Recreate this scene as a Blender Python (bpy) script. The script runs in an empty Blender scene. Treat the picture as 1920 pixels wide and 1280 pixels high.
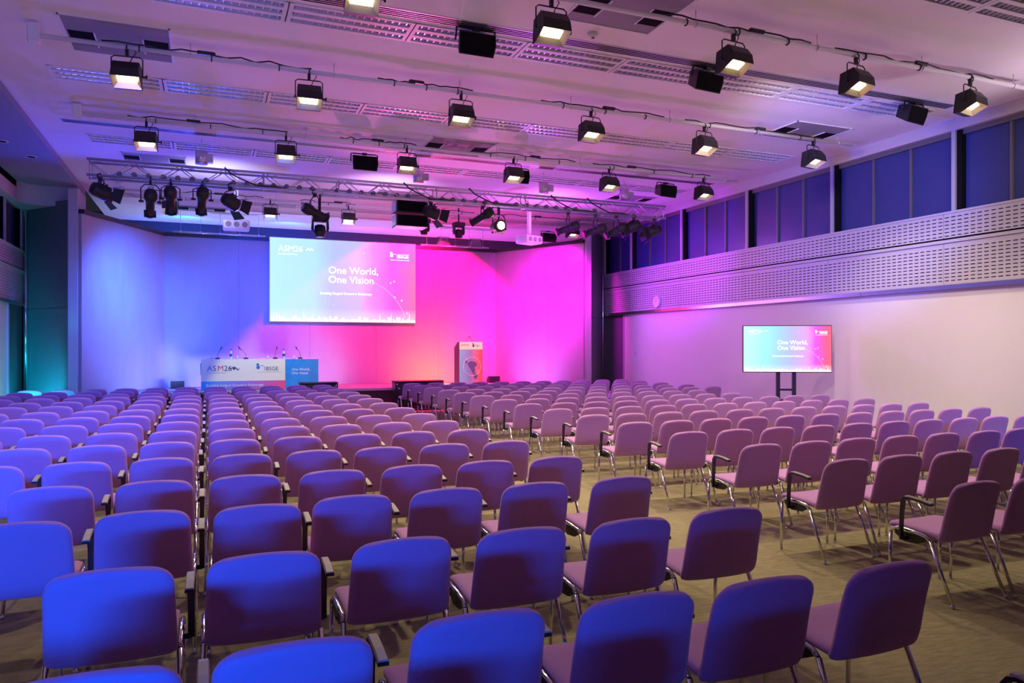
import bpy, math, random
from math import sin, cos, pi, radians as R
from mathutils import Vector, Matrix
random.seed(7)
scene = bpy.context.scene
C = scene.collection

# ------------------------------------------------------------------ camera
cam_d = bpy.data.cameras.new('camera'); cam = bpy.data.objects.new('camera', cam_d); C.objects.link(cam)
cam_d.sensor_width = 36.0; cam_d.lens = 36.0 * 1408 / 1920; cam_d.shift_y = 11 / 1920
cam_d.clip_start = 0.05; cam_d.clip_end = 200
cam.location = (0, 0, 1.71); cam.rotation_euler = (R(90), 0, -0.3855)
scene.camera = cam
# ------------------------------------------------------------------ world + exposure
w = bpy.data.worlds.new('world'); scene.world = w; w.use_nodes = True
w.node_tree.nodes['Background'].inputs[0].default_value = (0.05, 0.05, 0.08, 1)
w.node_tree.nodes['Background'].inputs[1].default_value = 0.3
vs = scene.view_settings
vs.view_transform = 'Standard'; vs.look = 'None'; vs.gamma = 1; vs.use_curve_mapping = False
vs.exposure = 0.0
scene.cycles.max_bounces = 8; scene.cycles.diffuse_bounces = 5; scene.cycles.glossy_bounces = 3
scene.cycles.transmission_bounces = 4; scene.cycles.sample_clamp_indirect = 4
scene.cycles.caustics_reflective = False; scene.cycles.caustics_refractive = False
try: scene.cycles.use_denoising = True
except Exception: pass

# ------------------------------------------------------------------ lights
def aim(o, target):
    o.rotation_euler = (Vector(target) - Vector(o.location)).to_track_quat('-Z', 'Y').to_euler()
def area(name, loc, target, size, power, col, size_y=None, spread=180):
    d = bpy.data.lights.new(name, 'AREA'); m = max(col); d.energy = power * m; d.color = [c / m for c in col]
    d.shape = 'RECTANGLE' if size_y else 'SQUARE'; d.size = size
    if size_y: d.size_y = size_y
    d.spread = R(spread)
    o = bpy.data.objects.new(name, d); C.objects.link(o); o.location = loc; aim(o, target); return o
def spot(name, loc, target, ang, power, col, blend=0.6, rad=0.08):
    d = bpy.data.lights.new(name, 'SPOT'); m = max(col); d.energy = power * m; d.color = [c / m for c in col]
    d.spot_size = R(ang); d.spot_blend = blend; d.shadow_soft_size = rad
    o = bpy.data.objects.new(name, d); C.objects.link(o); o.location = loc; aim(o, target); return o
BLUE = (0.02, 0.10, 1.0); MAG = (1.0, 0.0, 0.75); RED = (1.0, 0.0, 0.12)
# stage wash
area('stage_wash_wing_left', (-0.3, 18.9, 4.5), (-2.0, 21.6, 2.4), 0.6, 90, (0.06, 0.24, 2.0), spread=80)
area('stage_wash_blue', (1.4, 19.2, 4.6), (1.0, 23.0, 2.4), 0.8, 100, (0.0, 0.07, 1.1), spread=90)
area('stage_wash_magenta', (9.0, 18.9, 4.5), (10.0, 21.4, 2.8), 0.6, 125, (1.7, 0.0, 1.4), spread=90)
spot('stage_wash_red', (6.4, 20.1, 5.35), (6.1, 23.0, 1.9), 98, 1500, (2.6, 0.0, 0.40), 0.12, 0.05)
spot('floor_uplight_orange', (6.6, 21.6, 0.75), (6.7, 23.0, 1.0), 125, 170, (1.2, 0.30, 0.0))
spot('floor_uplight_pink', (8.6, 20.9, 0.8), (9.7, 21.4, 1.0), 120, 60, (0.9, 0.25, 1.4))
spot('floor_uplight_blue', (0.2, 21.3, 0.75), (0.4, 23.0, 1.1), 140, 130, (0.58, 0.55, 1.0))
spot('floor_uplight_wing', (-0.5, 21.2, 0.75), (-1.7, 21.7, 1.8), 140, 70, (0.5, 0.5, 1.0))
spot('floor_uplight_violet', (2.8, 21.4, 0.75), (2.6, 23.0, 0.9), 110, 100, (0.50, 0.5, 1.1))
spot('table_special', (2.6, 17.4, 5.25), (1.75, 20.85, 1.05), 34, 900, (1.0, 0.98, 0.42), 0.35)
spot('lectern_special', (6.6, 17.4, 5.25), (7.1, 20.95, 1.25), 17, 800, (0.8, 1.0, 0.62), 0.35)
# unseen lights added to colour the ceiling, and lamps in the void behind the set
area('stage_ceiling_lavender', (0.0, 16.8, 4.3), (0.3, 18.2, 6.2), 0.8, 22, (0.45, 0.45, 1.0), spread=100)
area('stage_ceiling_violet', (3.9, 16.8, 4.3), (4.0, 18.2, 6.2), 0.8, 22, (0.70, 0.40, 1.0), spread=100)
area('stage_ceiling_magenta', (8.0, 16.8, 4.3), (8.0, 18.2, 6.2), 0.8, 22, (1.1, 0.16, 1.2), spread=100)
for vx, vc in ((-1.2, (0.40, 0.42, 1.0)), (1.6, (0.40, 0.40, 1.0)), (4.4, (0.60, 0.36, 1.0)), (7.2, (1.0, 0.16, 0.9)), (9.8, (0.9, 0.10, 1.0))):
    spot('void_ceiling_fill', (vx, 24.0, 2.6), (vx, 24.5, 5.58), 130, 240, vc)  # added fill hidden behind the set, brightens the far ceiling
spot('void_blue', (-0.6, 23.9, 5.05), (-0.6, 25.5, 5.2), 150, 190, (0.0, 0.12, 1.6))
spot('void_blue', (2.4, 23.9, 5.05), (2.4, 25.5, 5.2), 150, 190, (0.0, 0.10, 1.6))
spot('void_purple', (4.9, 23.9, 5.05), (4.9, 25.5, 5.2), 150, 70, (0.6, 0.0, 1.2))
spot('void_red', (7.4, 23.9, 5.05), (7.4, 25.5, 5.2), 150, 90, (1.2, 0.0, 0.25))
spot('ceiling_wash_blue', (-0.2, 19.4, 2.6), (0.2, 12.0, 5.5), 110, 420, (0.07, 0.07, 1.2))
spot('ceiling_wash_left', (-2.2, 18.9, 2.2), (-3.3, 13.0, 5.4), 90, 300, (0.0, 0.04, 1.0))
spot('ceiling_wash_magenta', (8.6, 19.4, 2.6), (8.0, 13.5, 5.5), 120, 380, (0.80, 0.16, 1.5))
spot('ceiling_wash_pink', (5.0, 19.6, 2.2), (4.4, 11.0, 5.5), 60, 520, (1.7, 0.23, 0.9))
# unseen lights from the rear, and others added to tint ceiling, walls and windows
area('rear_blue_left', (-1.7, -3.0, 1.38), (-1.0, 5.0, 0.85), 1.8, 95, (0.0, 0.13, 0.95), size_y=0.25, spread=64)
area('rear_blue_right', (9.6, -2.4, 2.6), (10.6, 7.0, 0.9), 0.8, 60, (0.0, 0.03, 0.5), spread=50)
spot('rear_bar_flood', (5.6, 3.9, 5.1), (6.0, 8.5, 0.5), 86, 130, (0.95, 0.5, 1.1), rad=0.2)
area('rear_blue_high', (-3.0, -2.2, 3.1), (-1.6, 13.0, 0.8), 0.5, 60, (0.03, 0.14, 1.0), spread=30)  # added blue fill for the far left rows
spot('rear_ceiling_wash_left', (-3.4, 0.5, 2.6), (-0.5, 6.0, 5.58), 80, 300, (0.75, 0.48, 1.05), rad=0.2)  # added to lift the ceiling, no fixture here
spot('side_ceiling_wash', (11.3, 6.0, 4.3), (7.0, 9.5, 5.58), 120, 120, (0.95, 0.68, 0.85), rad=0.2)  # added ceiling fill, no lamp stands on the gallery
spot('wall_warm', (8.2, 4.0, 5.0), (11.7, 8.4, 1.6), 84, 640, (0.66, 0.58, 0.36), rad=0.3)
spot('wall_white', (7.0, 8.0, 5.1), (11.7, 13.0, 1.6), 100, 340, (1.1, 0.88, 0.85), rad=0.3)
spot('wall_magenta', (7.0, 19.0, 4.4), (11.7, 16.0, 1.8), 80, 200, (2.2, 0.4, 4.0), rad=0.3)
spot('wall_blue_stripe', (9.9, 15.0, 4.6), (11.7, 18.7, 3.2), 40, 120, (0.0, 0.03, 1.2))
spot('window_blue', (4.6, 7.0, 3.6), (11.8, 10.8, 4.75), 40, 700, (0.14, 0.24, 2.6), rad=0.3)  # added spot that turns the clerestory panes blue
spot('window_violet', (5.6, 14.2, 3.5), (11.8, 17.0, 4.4), 46, 420, (1.5, 0.0, 3.6), rad=0.3)  # added spot that turns the far panes and gallery violet
spot('side_uplight_teal', (-3.7, 17.6, 0.15), (-3.6, 20.8, 1.9), 120, 150, (0.0, 1.0, 1.0))
spot('side_uplight_teal', (-3.92, 19.5, 0.15), (-3.45, 20.6, 1.0), 84, 170, (0.0, 0.75, 1.3))

# ------------------------------------------------------------------ materials
def mat(name, col, rough=0.6, metal=0.0, noise=0.0, scale=20, bump=0.0, coat=0.0, emit=None, estr=0, spec=0.5, sheen=0.0, aniso=None):
    m = bpy.data.materials.new(name); m.use_nodes = True; nt = m.node_tree
    b = nt.nodes['Principled BSDF']
    b.inputs['Base Color'].default_value = (*col, 1); b.inputs['Roughness'].default_value = rough
    b.inputs['Metallic'].default_value = metal; b.inputs['Coat Weight'].default_value = coat
    b.inputs['Specular IOR Level'].default_value = spec
    b.inputs['Sheen Weight'].default_value = sheen
    if emit:
        b.inputs['Emission Color'].default_value = (*emit, 1); b.inputs['Emission Strength'].default_value = estr
    if noise or bump:
        tc = nt.nodes.new('ShaderNodeTexCoord'); mp = nt.nodes.new('ShaderNodeMapping')
        if aniso: mp.inputs['Scale'].default_value = aniso
        nt.links.new(tc.outputs['Object'], mp.inputs['Vector'])
        n = nt.nodes.new('ShaderNodeTexNoise'); n.inputs['Scale'].default_value = scale; n.inputs['Detail'].default_value = 4
        nt.links.new(mp.outputs['Vector'], n.inputs['Vector'])
        if noise:
            mx = nt.nodes.new('ShaderNodeMix'); mx.data_type = 'RGBA'
            mx.inputs['A'].default_value = (*[c * (1 - noise) for c in col], 1)
            mx.inputs['B'].default_value = (*[min(1, c * (1 + noise)) for c in col], 1)
            nt.links.new(n.outputs['Fac'], mx.inputs['Factor']); nt.links.new(mx.outputs['Result'], b.inputs['Base Color'])
        if bump:
            bp = nt.nodes.new('ShaderNodeBump'); bp.inputs['Strength'].default_value = bump; bp.inputs['Distance'].default_value = 0.01
            nt.links.new(n.outputs['Fac'], bp.inputs['Height']); nt.links.new(bp.outputs['Normal'], b.inputs['Normal'])
    return m
M = {}
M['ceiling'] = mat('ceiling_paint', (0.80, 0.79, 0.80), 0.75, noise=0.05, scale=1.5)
M['sideceil'] = mat('side_ceiling_shade_tone', (0.26, 0.28, 0.36), 0.7, noise=0.05, scale=1.5)  # ceiling colour darkened and blued, the side strip's shade put into it
M['carpet'] = mat('carpet', (0.30, 0.265, 0.16), 0.95, noise=0.38, scale=9, bump=0.5, spec=0.1, aniso=(1.0, 3.0, 1))
M['fabric'] = mat('lilac_fabric', (0.54, 0.27, 0.57), 0.9, noise=0.06, scale=400, bump=0.12, spec=0.15, sheen=0.25)
M['chrome'] = mat('chrome', (0.75, 0.75, 0.76), 0.12, 1.0)
M['steel'] = mat('brushed_steel', (0.55, 0.55, 0.57), 0.28, 1.0)
M['alu'] = mat('aluminium', (0.68, 0.68, 0.72), 0.35, 0.7)
M['black'] = mat('black_metal', (0.012, 0.012, 0.012), 0.45, noise=0.2, scale=30)
M['blackp'] = mat('black_plastic', (0.018, 0.018, 0.02), 0.35)
M['grille'] = mat('speaker_grille', (0.006, 0.006, 0.006), 0.8, spec=0.1)
M['armpad'] = mat('grey_arm_pad', (0.36, 0.34, 0.30), 0.5)
M['white'] = mat('white_enamel', (0.78, 0.78, 0.78), 0.45)
M['wall'] = mat('white_wall', (0.80, 0.78, 0.76), 0.8, noise=0.03, scale=2.5)
M['acoustic'] = mat('stage_wall_fabric', (0.38, 0.38, 0.40), 0.9, noise=0.10, scale=3.0, bump=0.1, spec=0.1, aniso=(1, 1, 0.35))
M['perf'] = mat('perforated_panel_paint', (0.52, 0.50, 0.54), 0.5)
M['dark'] = mat('dark_cavity', (0.01, 0.01, 0.012), 0.9, spec=0.05)
M['void'] = mat('void_paint', (0.035, 0.035, 0.05), 0.8)
M['panel'] = mat('grey_green_panel', (0.12, 0.15, 0.155), 0.6, noise=0.08, scale=60)
M['pilaster'] = mat('pale_pilaster', (0.42, 0.43, 0.46), 0.5)
M['glass'] = mat('blinded_window_glass', (0.03, 0.045, 0.19), 0.3, spec=0.6, noise=0.12, scale=1.5)
M['mullion'] = mat('window_mullion', (0.16, 0.15, 0.17), 0.4, 0.3)
M['fascia'] = mat('fascia_paint', (0.50, 0.46, 0.50), 0.6)
M['stagefloor'] = mat('stage_carpet', (0.30, 0.30, 0.34), 0.8, noise=0.1, scale=40)
M['stagefront'] = mat('stage_skirt', (0.05, 0.045, 0.045), 0.8)
M['reflector'] = mat('louvre_reflector', (0.80, 0.80, 0.84), 0.22, 0.6)
M['hatch'] = mat('grey_hatch_panel', (0.26, 0.25, 0.27), 0.7, noise=0.08, scale=4)
M['lamp'] = mat('lamp_glow', (1, 1, 1), 0.5, emit=(1.0, 0.78, 0.38), estr=5)
M['lamp_hot'] = mat('lamp_glow_hot', (1, 1, 1), 0.5, emit=(1.0, 0.86, 0.55), estr=30)
M['lamp_rim'] = mat('lamp_rim_reflector', (0.85, 0.78, 0.6), 0.25, 0.6)
M['lens'] = mat('lens_glass', (0.05, 0.05, 0.06), 0.08, spec=0.8)
M['cream'] = mat('printed_cream', (0.82, 0.83, 0.52), 0.5)
M['bluecard'] = mat('printed_blue', (0.02, 0.28, 0.62), 0.5, noise=0.25, scale=4)
M['ink_teal'] = mat('ink_teal', (0.02, 0.22, 0.36), 0.5)
M['ink_navy'] = mat('ink_navy', (0.03, 0.05, 0.14), 0.5)
M['ink_red'] = mat('ink_red', (0.55, 0.03, 0.08), 0.5)
M['ink_white'] = mat('ink_white', (0.85, 0.86, 0.9), 0.5)
M['ink_grey'] = mat('ink_grey', (0.35, 0.42, 0.45), 0.5)
M['water'] = mat('bottle_glass', (0.55, 0.6, 0.75), 0.1, spec=0.8)
M['whitelite'] = mat('screen_white', (0, 0, 0), 0.5, emit=(1, 1, 1), estr=1.6)

def ramp_mat(name, stops, x0, x1, strength=None, haze=None, vz=None, axis='X'):
    """colour ramp along object X; emissive when strength is given, printed otherwise; haze = (z0, z1) fade to white at the foot"""
    m = bpy.data.materials.new(name); m.use_nodes = True; nt = m.node_tree; b = nt.nodes['Principled BSDF']
    tc = nt.nodes.new('ShaderNodeTexCoord'); sp = nt.nodes.new('ShaderNodeSeparateXYZ')
    nt.links.new(tc.outputs['Object'], sp.inputs[0])
    mr = nt.nodes.new('ShaderNodeMapRange'); mr.inputs['From Min'].default_value = x0; mr.inputs['From Max'].default_value = x1
    nt.links.new(sp.outputs[axis], mr.inputs['Value'])
    nz = nt.nodes.new('ShaderNodeTexNoise'); nz.inputs['Scale'].default_value = 1.3; nt.links.new(tc.outputs['Object'], nz.inputs['Vector'])
    ad = nt.nodes.new('ShaderNodeMath'); ad.operation = 'MULTIPLY_ADD'; ad.inputs[1].default_value = 0.12
    nt.links.new(nz.outputs['Fac'], ad.inputs[0]); nt.links.new(mr.outputs[0], ad.inputs[2])
    sb = nt.nodes.new('ShaderNodeMath'); sb.operation = 'SUBTRACT'; sb.inputs[1].default_value = 0.06; nt.links.new(ad.outputs[0], sb.inputs[0])
    cr = nt.nodes.new('ShaderNodeValToRGB'); el = cr.color_ramp.elements
    while len(el) < len(stops): el.new(0.5)
    for e, (p, c) in zip(el, stops): e.position = p; e.color = (*c, 1)
    nt.links.new(sb.outputs[0], cr.inputs[0]); out = cr.outputs[0]
    if haze:
        h = nt.nodes.new('ShaderNodeMapRange'); h.inputs['From Min'].default_value = haze[0]; h.inputs['From Max'].default_value = haze[1]
        h.inputs['To Min'].default_value = 0.6; h.inputs['To Max'].default_value = 0.0; nt.links.new(sp.outputs['Z'], h.inputs['Value'])
        mx = nt.nodes.new('ShaderNodeMix'); mx.data_type = 'RGBA'; mx.inputs['B'].default_value = (1, 1, 1, 1)
        nt.links.new(h.outputs[0], mx.inputs['Factor']); nt.links.new(out, mx.inputs['A']); out = mx.outputs['Result']
    if strength:
        b.inputs['Base Color'].default_value = (0.02, 0.02, 0.02, 1); nt.links.new(out, b.inputs['Emission Color']); b.inputs['Emission Strength'].default_value = strength
    else: nt.links.new(out, b.inputs['Base Color'])
    b.inputs['Roughness'].default_value = 0.5
    return m

# ------------------------------------------------------------------ mesh helpers
class MB:
    def __init__(s): s.v = []; s.f = []; s.sm = []
    def add(s, vs, fs, smooth=False):
        n = len(s.v); s.v += [tuple(v) for v in vs]; s.f += [tuple(i + n for i in f) for f in fs]; s.sm += [smooth] * len(fs); return s
    def box(s, x0, x1, y0, y1, z0, z1):
        v = [(x, y, z) for x in (x0, x1) for y in (y0, y1) for z in (z0, z1)]
        return s.add(v, [(0, 1, 3, 2), (4, 6, 7, 5), (0, 4, 5, 1), (2, 3, 7, 6), (0, 2, 6, 4), (1, 5, 7, 3)])
    def bbox(s, c, sx, sy, sz, b=0.01):           # bevelled box: octagonal in plan and chamfered top/bottom
        hx, hy, hz = sx / 2, sy / 2, sz / 2; rings = []
        for z, i in ((-hz, b), (-hz + b, 0), (hz - b, 0), (hz, b)):
            X, Y = hx - i, hy - i
            rings.append([(c[0] + x, c[1] + y, c[2] + z) for x, y in ((-X + b, -Y), (X - b, -Y), (X, -Y + b), (X, Y - b), (X - b, Y), (-X + b, Y), (-X, Y - b), (-X, -Y + b))])
        return s.loft(rings, caps=True)
    def loft(s, rings, caps=True, smooth=False, closed=True):
        n = len(rings[0]); v = [p for r in rings for p in r]; f = []
        for i in range(len(rings) - 1):
            for j in range(n if closed else n - 1):
                k = (j + 1) % n; f.append((i * n + j, i * n + k, (i + 1) * n + k, (i + 1) * n + j))
        if caps: f.append(tuple(range(n - 1, -1, -1))); f.append(tuple((len(rings) - 1) * n + j for j in range(n)))
        s.add(v, f, smooth)
        if caps: s.sm[-1] = False; s.sm[-2] = False
        return s
    def prism(s, poly, a0, a1, axis='x'):         # poly = 2D points; axis x: (y,z), y: (x,z), z: (x,y)
        def P(u, v, a): return {'x': (a, u, v), 'y': (u, a, v), 'z': (u, v, a)}[axis]
        return s.loft([[P(u, v, a0) for u, v in poly], [P(u, v, a1) for u, v in poly]])
    def tube(s, pts, r, n=8, caps=True):
        pts = [Vector(p) for p in pts]; rs = r if isinstance(r, (list, tuple)) else [r] * len(pts); rings = []; up = None
        for i, p in enumerate(pts):
            t = (pts[min(i + 1, len(pts) - 1)] - pts[max(i - 1, 0)]).normalized()
            if up is None: up = Vector((0, 0, 1)) if abs(t.z) < 0.9 else Vector((1, 0, 0))
            a = t.cross(up).normalized(); b = a.cross(t).normalized(); up = b
            rings.append([p + (a * cos(2 * pi * k / n) + b * sin(2 * pi * k / n)) * rs[i] for k in range(n)])
        return s.loft(rings, caps, True)
    def cyl(s, p0, p1, r, n=12, r2=None): return s.tube([p0, p1], [r, r if r2 is None else r2], n)
    def ring(s, c, r, t, axis='y', n=20):
        pts = []
        for k in range(n + 1):
            a = 2 * pi * k / n; u, v = r * cos(a), r * sin(a)
            pts.append({'y': (c[0] + u, c[1], c[2] + v), 'z': (c[0] + u, c[1] + v, c[2]), 'x': (c[0], c[1] + u, c[2] + v)}[axis])
        return s.tube(pts, t, 6, False)
    def xf(s, m): s.v = [tuple(m @ Vector(v)) for v in s.v]; return s
    def mesh(s, name, m):
        me = bpy.data.meshes.new(name); me.from_pydata(s.v, [], s.f); me.materials.append(m)
        me.polygons.foreach_set('use_smooth', s.sm); me.update(); return me
    def build(s, name, m, parent=None, loc=(0, 0, 0), rot=(0, 0, 0)):
        o = bpy.data.objects.new(name, s.mesh(name, m)); C.objects.link(o); o.parent = parent; o.location = loc; o.rotation_euler = rot; return o
def tag(o, label=None, cat=None, group=None, kind=None):
    if label: o['label'] = label
    if cat: o['category'] = cat
    if group: o['group'] = group
    if kind: o['kind'] = kind
    return o
def thing(name, label, cat, loc=(0, 0, 0), rot=(0, 0, 0), group=None):
    o = bpy.data.objects.new(name, None); C.objects.link(o); o.location = loc; o.rotation_euler = rot
    o.empty_display_size = 0.1
    return tag(o, label, cat, group)
def struct(name, mb, m, parent=None):
    o = mb.build(name, m, parent)
    if parent is None: o['kind'] = 'structure'
    return o
KIDS = {}
def kids(o): return [c for c in bpy.data.objects if c.parent == o] if o.name not in KIDS else KIDS[o.name]
def dup(root, loc, rot=None, label=None, group=None, tree=None):
    r = root.copy(); C.objects.link(r); r.location = loc
    if rot is not None: r.rotation_euler = rot
    if label: r['label'] = label
    if group: r['group'] = group
    for ch, subs in tree:
        c = ch.copy(); C.objects.link(c); c.parent = r
        for g in subs:
            d = g.copy(); C.objects.link(d); d.parent = c
    return r
def tree_of(root):
    al = list(bpy.data.objects); return [(c, [g for g in al if g.parent == c]) for c in al if c.parent == root]
def text(body, size, loc, rot, m, parent, name='lettering', align='LEFT', bold=0.0, sx=1.0):
    cu = bpy.data.curves.new(name, 'FONT'); cu.body = body; cu.size = size; cu.align_x = align; cu.extrude = 0.001; cu.offset = bold; cu.resolution_u = 3
    cu.materials.append(m)
    o = bpy.data.objects.new(name, cu); C.objects.link(o)
    dg = bpy.context.evaluated_depsgraph_get(); me = bpy.data.meshes.new_from_object(o.evaluated_get(dg)); bpy.data.objects.remove(o); bpy.data.curves.remove(cu)
    o = bpy.data.objects.new(name, me); C.objects.link(o)
    o.parent = parent; o.location = loc; o.rotation_euler = rot; o.scale = (sx, 1, 1); return o

# ================================================================== THE ROOM
XL, XR, ZC = -4.08, 11.70, 5.58
YB = -4.5
struct('floor', MB().box(XL - 0.4, XR + 0.6, YB, 26.0, -0.1, 0), M['carpet'])
# ceiling built round the sunk rows of lights
rows = [(2.23, 2.79), (5.50, 6.06), (8.73, 9.29), (11.92, 12.48), (15.50, 16.06), (21.05, 21.6)]
mb = MB(); y = YB
for a, b in rows:
    mb.box(-2.78, XR + 0.6, y, a, ZC, ZC + 0.25)
    mb.box(-2.78, -2.05, a, b, ZC, ZC + 0.25); mb.box(11.06, XR + 0.6, a, b, ZC, ZC + 0.25)
    mb.box(-2.05, 11.06, a, b, ZC + 0.12, ZC + 0.25); y = b
mb.box(-2.78, XR + 0.6, y, 25.5, ZC, ZC + 0.25)
ceil = struct('ceiling', mb, M['ceiling'])
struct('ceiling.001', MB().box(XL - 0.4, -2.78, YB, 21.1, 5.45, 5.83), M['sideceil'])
# curved bulkhead above the left side wall and across its far end
mb = MB(); prof = []
for k in range(9):
    a = pi / 2 * k / 8; prof.append((XL + 0.02 + 0.35 * (1 - sin(a)) if False else XL + 0.30 * (1 - cos(a)) * 0 + XL * 0, 0))
mb = MB().box(XL - 0.4, XL + 0.12, YB, 21.1, 5.30, 5.45)
struct('trim_1', mb, M['fascia'])
pts = [(XL + 0.12, 18.0)] + [(XL + 0.12 + 0.45 * (1 - cos(pi / 2 * k / 8)), 19.75 + 0.45 * sin(pi / 2 * k / 8) * 1.0) for k in range(9)] + [(-2.80, 20.15), (-2.80, 21.3), (XL - 0.3, 21.3), (XL - 0.3, 18.0)]
struct('trim_2', MB().prism(pts, 5.0, 5.46, 'z'), M['fascia'])
# back of the room, and the void behind the stage set
struct('wall_rear', MB().box(XL - 0.4, XR + 0.6, YB - 0.2, YB, 0, ZC + 0.2), M['panel'])
struct('wall_back', MB().box(-5.5, 13.5, 25.5, 25.7, 0, ZC + 0.2), M['void'])
# left wall: lower wall, gallery, clerestory
def side(sgn, X, name, y0, yvis, wallmat):
    """sgn=+1 right wall (faces -X), -1 left wall (faces +X)"""
    S = lambda a, b: (min(X + sgn * a, X + sgn * b), max(X + sgn * a, X + sgn * b))
    x0, x1 = S(0.08, 0.45)
    struct('wall_' + name, MB().box(x0, x1, YB, 19.95, 0, 2.72), wallmat)
    a, b = S(0.10, 0.45); struct('wall_%s_pier' % name, MB().box(a, b, 19.95, 21.4, 0, 2.72), M['panel'])
    a, b = S(0.06, 0.14); struct('trim_5' if sgn > 0 else 'trim_6', MB().box(a, b, 19.88, 19.98, 0, 2.72), M['pilaster'])
    a, b = S(0.12, 0.45); struct('wall_%s_gallery' % name, MB().box(a, b, YB, 21.4, 2.70, 4.02), M['dark'])
    a, b = S(0.0, 0.5); struct('wall_%s_upper' % name, MB().box(a, b, YB, 21.4, 5.38, 5.9), M['fascia'])
    # steel strip under the gallery, in lengths
    yy = [YB, 3.6, 7.2, 10.9, 14.6, 18.1, 21.1]
    for k in range(len(yy) - 1):
        if yy[k + 1] < y0: continue
        a, b = S(-0.015, 0.12)
        o = MB().box(a, b, yy[k] + 0.004, yy[k + 1] - 0.004, 2.70, 2.775).build('trim_%d' % (10 + (0 if sgn > 0 else 10) + k), M['steel']); o['kind'] = 'structure'
    # rail between the two bands
    a, b = S(-0.03, 0.12); struct('trim_%d' % (30 if sgn > 0 else 31), MB().box(a, b, YB, 21.1, 3.488, 3.540), M['perf'])
    a, b = S(-0.02, 0.14); struct('trim_%d' % (32 if sgn > 0 else 33), MB().box(a, b, YB, 21.1, 3.985, 4.02), M['perf'])
    # perforated panels: real slots
    root = thing('perforated_gallery_front', 'grey slotted metal gallery front running along the %s wall' % ('right-hand white' if sgn > 0 else 'left-hand'), 'gallery front')
    bays = [21.1, 19.5, 16.92, 14.33, 11.74, 9.15, 6.56, 3.97]
    xf_ = X
    for k in range(len(bays) - 1):
        ya, yb = bays[k + 1] + 0.003, bays[k] - 0.003
        if yb < yvis: break
        for (za, zb, nr, z0, dz) in ((3.572, 3.985, 6, 3.607, 0.0626), (2.775, 3.482, 10, 2.845, 0.0602)):
            m_ = MB(); n = max(1, round((yb - ya) / 0.119)); L = (yb - ya) / n
            ys = [ya]; 
            for i in range(n): ys += [ya + i * L + 0.018, ya + (i + 1) * L - 0.018]
            ys.append(yb); zs = [za]
            for i in range(nr): zs += [z0 + i * dz - 0.008, z0 + i * dz + 0.008]
            zs.append(zb); nz = len(zs); th = 0.012 * sgn
            V = [(xf_, yy_, zz) for yy_ in ys for zz in zs] + [(xf_ + th, yy_, zz) for yy_ in ys for zz in zs]; off = len(ys) * nz; Fs = []
            for i in range(len(ys) - 1):
                for j in range(nz - 1):
                    q = (i * nz + j, i * nz + j + 1, (i + 1) * nz + j + 1, (i + 1) * nz + j)
                    hole = i % 2 == 1 and j % 2 == 1
                    if not hole: Fs.append(q)
                    else:
                        for e in range(4): Fs.append((q[e], q[(e + 1) % 4], q[(e + 1) % 4] + off, q[e] + off))
            m_.add(V, Fs); m_.build('perforated_panel', M['perf'], root)
    # clerestory windows
    posts = [21.1, 19.5, 16.92, 14.30, 11.70, 9.02, 6.40, 3.8]
    for k in range(len(posts) - 1):
        ya, yb = posts[k + 1], posts[k]
        if yb < yvis: break
        a, b = S(0.10, 0.5)
        wn = struct('window_%d' % (k + 1 + (0 if sgn > 0 else 10)), MB().box(*S(0.30, 0.5), ya, yb, 4.02, 5.38), M['dark'])
        n = 3 if k else 2; L = (yb - 0.16 - ya - 0.05) / n
        for i in range(n):
            p0 = ya + 0.05 + i * L
            MB().box(*S(0.15, 0.17), p0 + 0.012, p0 + L - 0.012, 4.04, 5.36).build('window_pane', M['glass'], wn)
            if i: MB().box(*S(0.11, 0.19), p0 - 0.022, p0 + 0.022, 4.02, 5.38).build('mullion', M['mullion'], wn)
        MB().box(*S(0.02, 0.3), yb - 0.07, yb, 4.02, 5.38).build('window_post', M['pilaster'], wn)
        MB().box(*S(0.06, 0.3), yb - 0.16, yb - 0.07, 4.02, 5.38).build('window_reveal', M['dark'], wn)
        MB().box(*S(0.09, 0.2), ya, yb - 0.16, 5.30, 5.38).build('head_rail', M['mullion'], wn)
side(1, XR, 'right', -5, 3.9, M['wall'])
side(-1, XL, 'left', 10, 14.0, M['wall'])
# oblique grey panels between stage opening and side walls
def quadwall(name, p0, p1, z0, z1, t, m, parent=None):
    a, b = Vector((*p0, 0)), Vector((*p1, 0)); n = (b - a).normalized().cross(Vector((0, 0, 1))) * t
    return struct(name, MB().prism([tuple(a.xy), tuple(b.xy), tuple((b - n).xy), tuple((a - n).xy)], z0, z1, 'z'), m, parent)
pl = thing('stage_side_panel', 'grey-green tall panel at the left edge of the stage, lit teal', 'wall panel'); 
for nm, (za, zb) in (('lower_panel', (0, 2.62)), ('upper_panel', (2.63, 5.1))):
    o = quadwall(nm, (-4.05, 21.1), (-2.95, 19.8), za, zb, 0.08, M['panel'], pl)
pr = thing('stage_side_panel', 'dark grey tall panel between magenta stage wing and gallery', 'wall panel')
for nm, (za, zb) in (('lower_panel', (0, 2.62)), ('upper_panel', (2.63, 5.25))):
    quadwall(nm, (10.56, 19.8), (11.67, 21.1), za, zb, 0.08, M['panel'], pr)
MB().cyl((-4.02, 21.0, 0), (-4.02, 21.0, 5.1), 0.05).build('corner_pole', M['chrome'], pl)
MB().cyl((11.62, 20.98, 0), (11.62, 20.98, 5.2), 0.035).build('corner_pole', M['chrome'], pr)
struct('trim_3', MB().box(-2.95, -2.76, 19.72, 19.95, 0, 5.35), M['pilaster'])
struct('trim_4', MB().box(10.38, 10.54, 19.72, 19.95, 0, 5.1), M['pilaster'])
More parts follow.
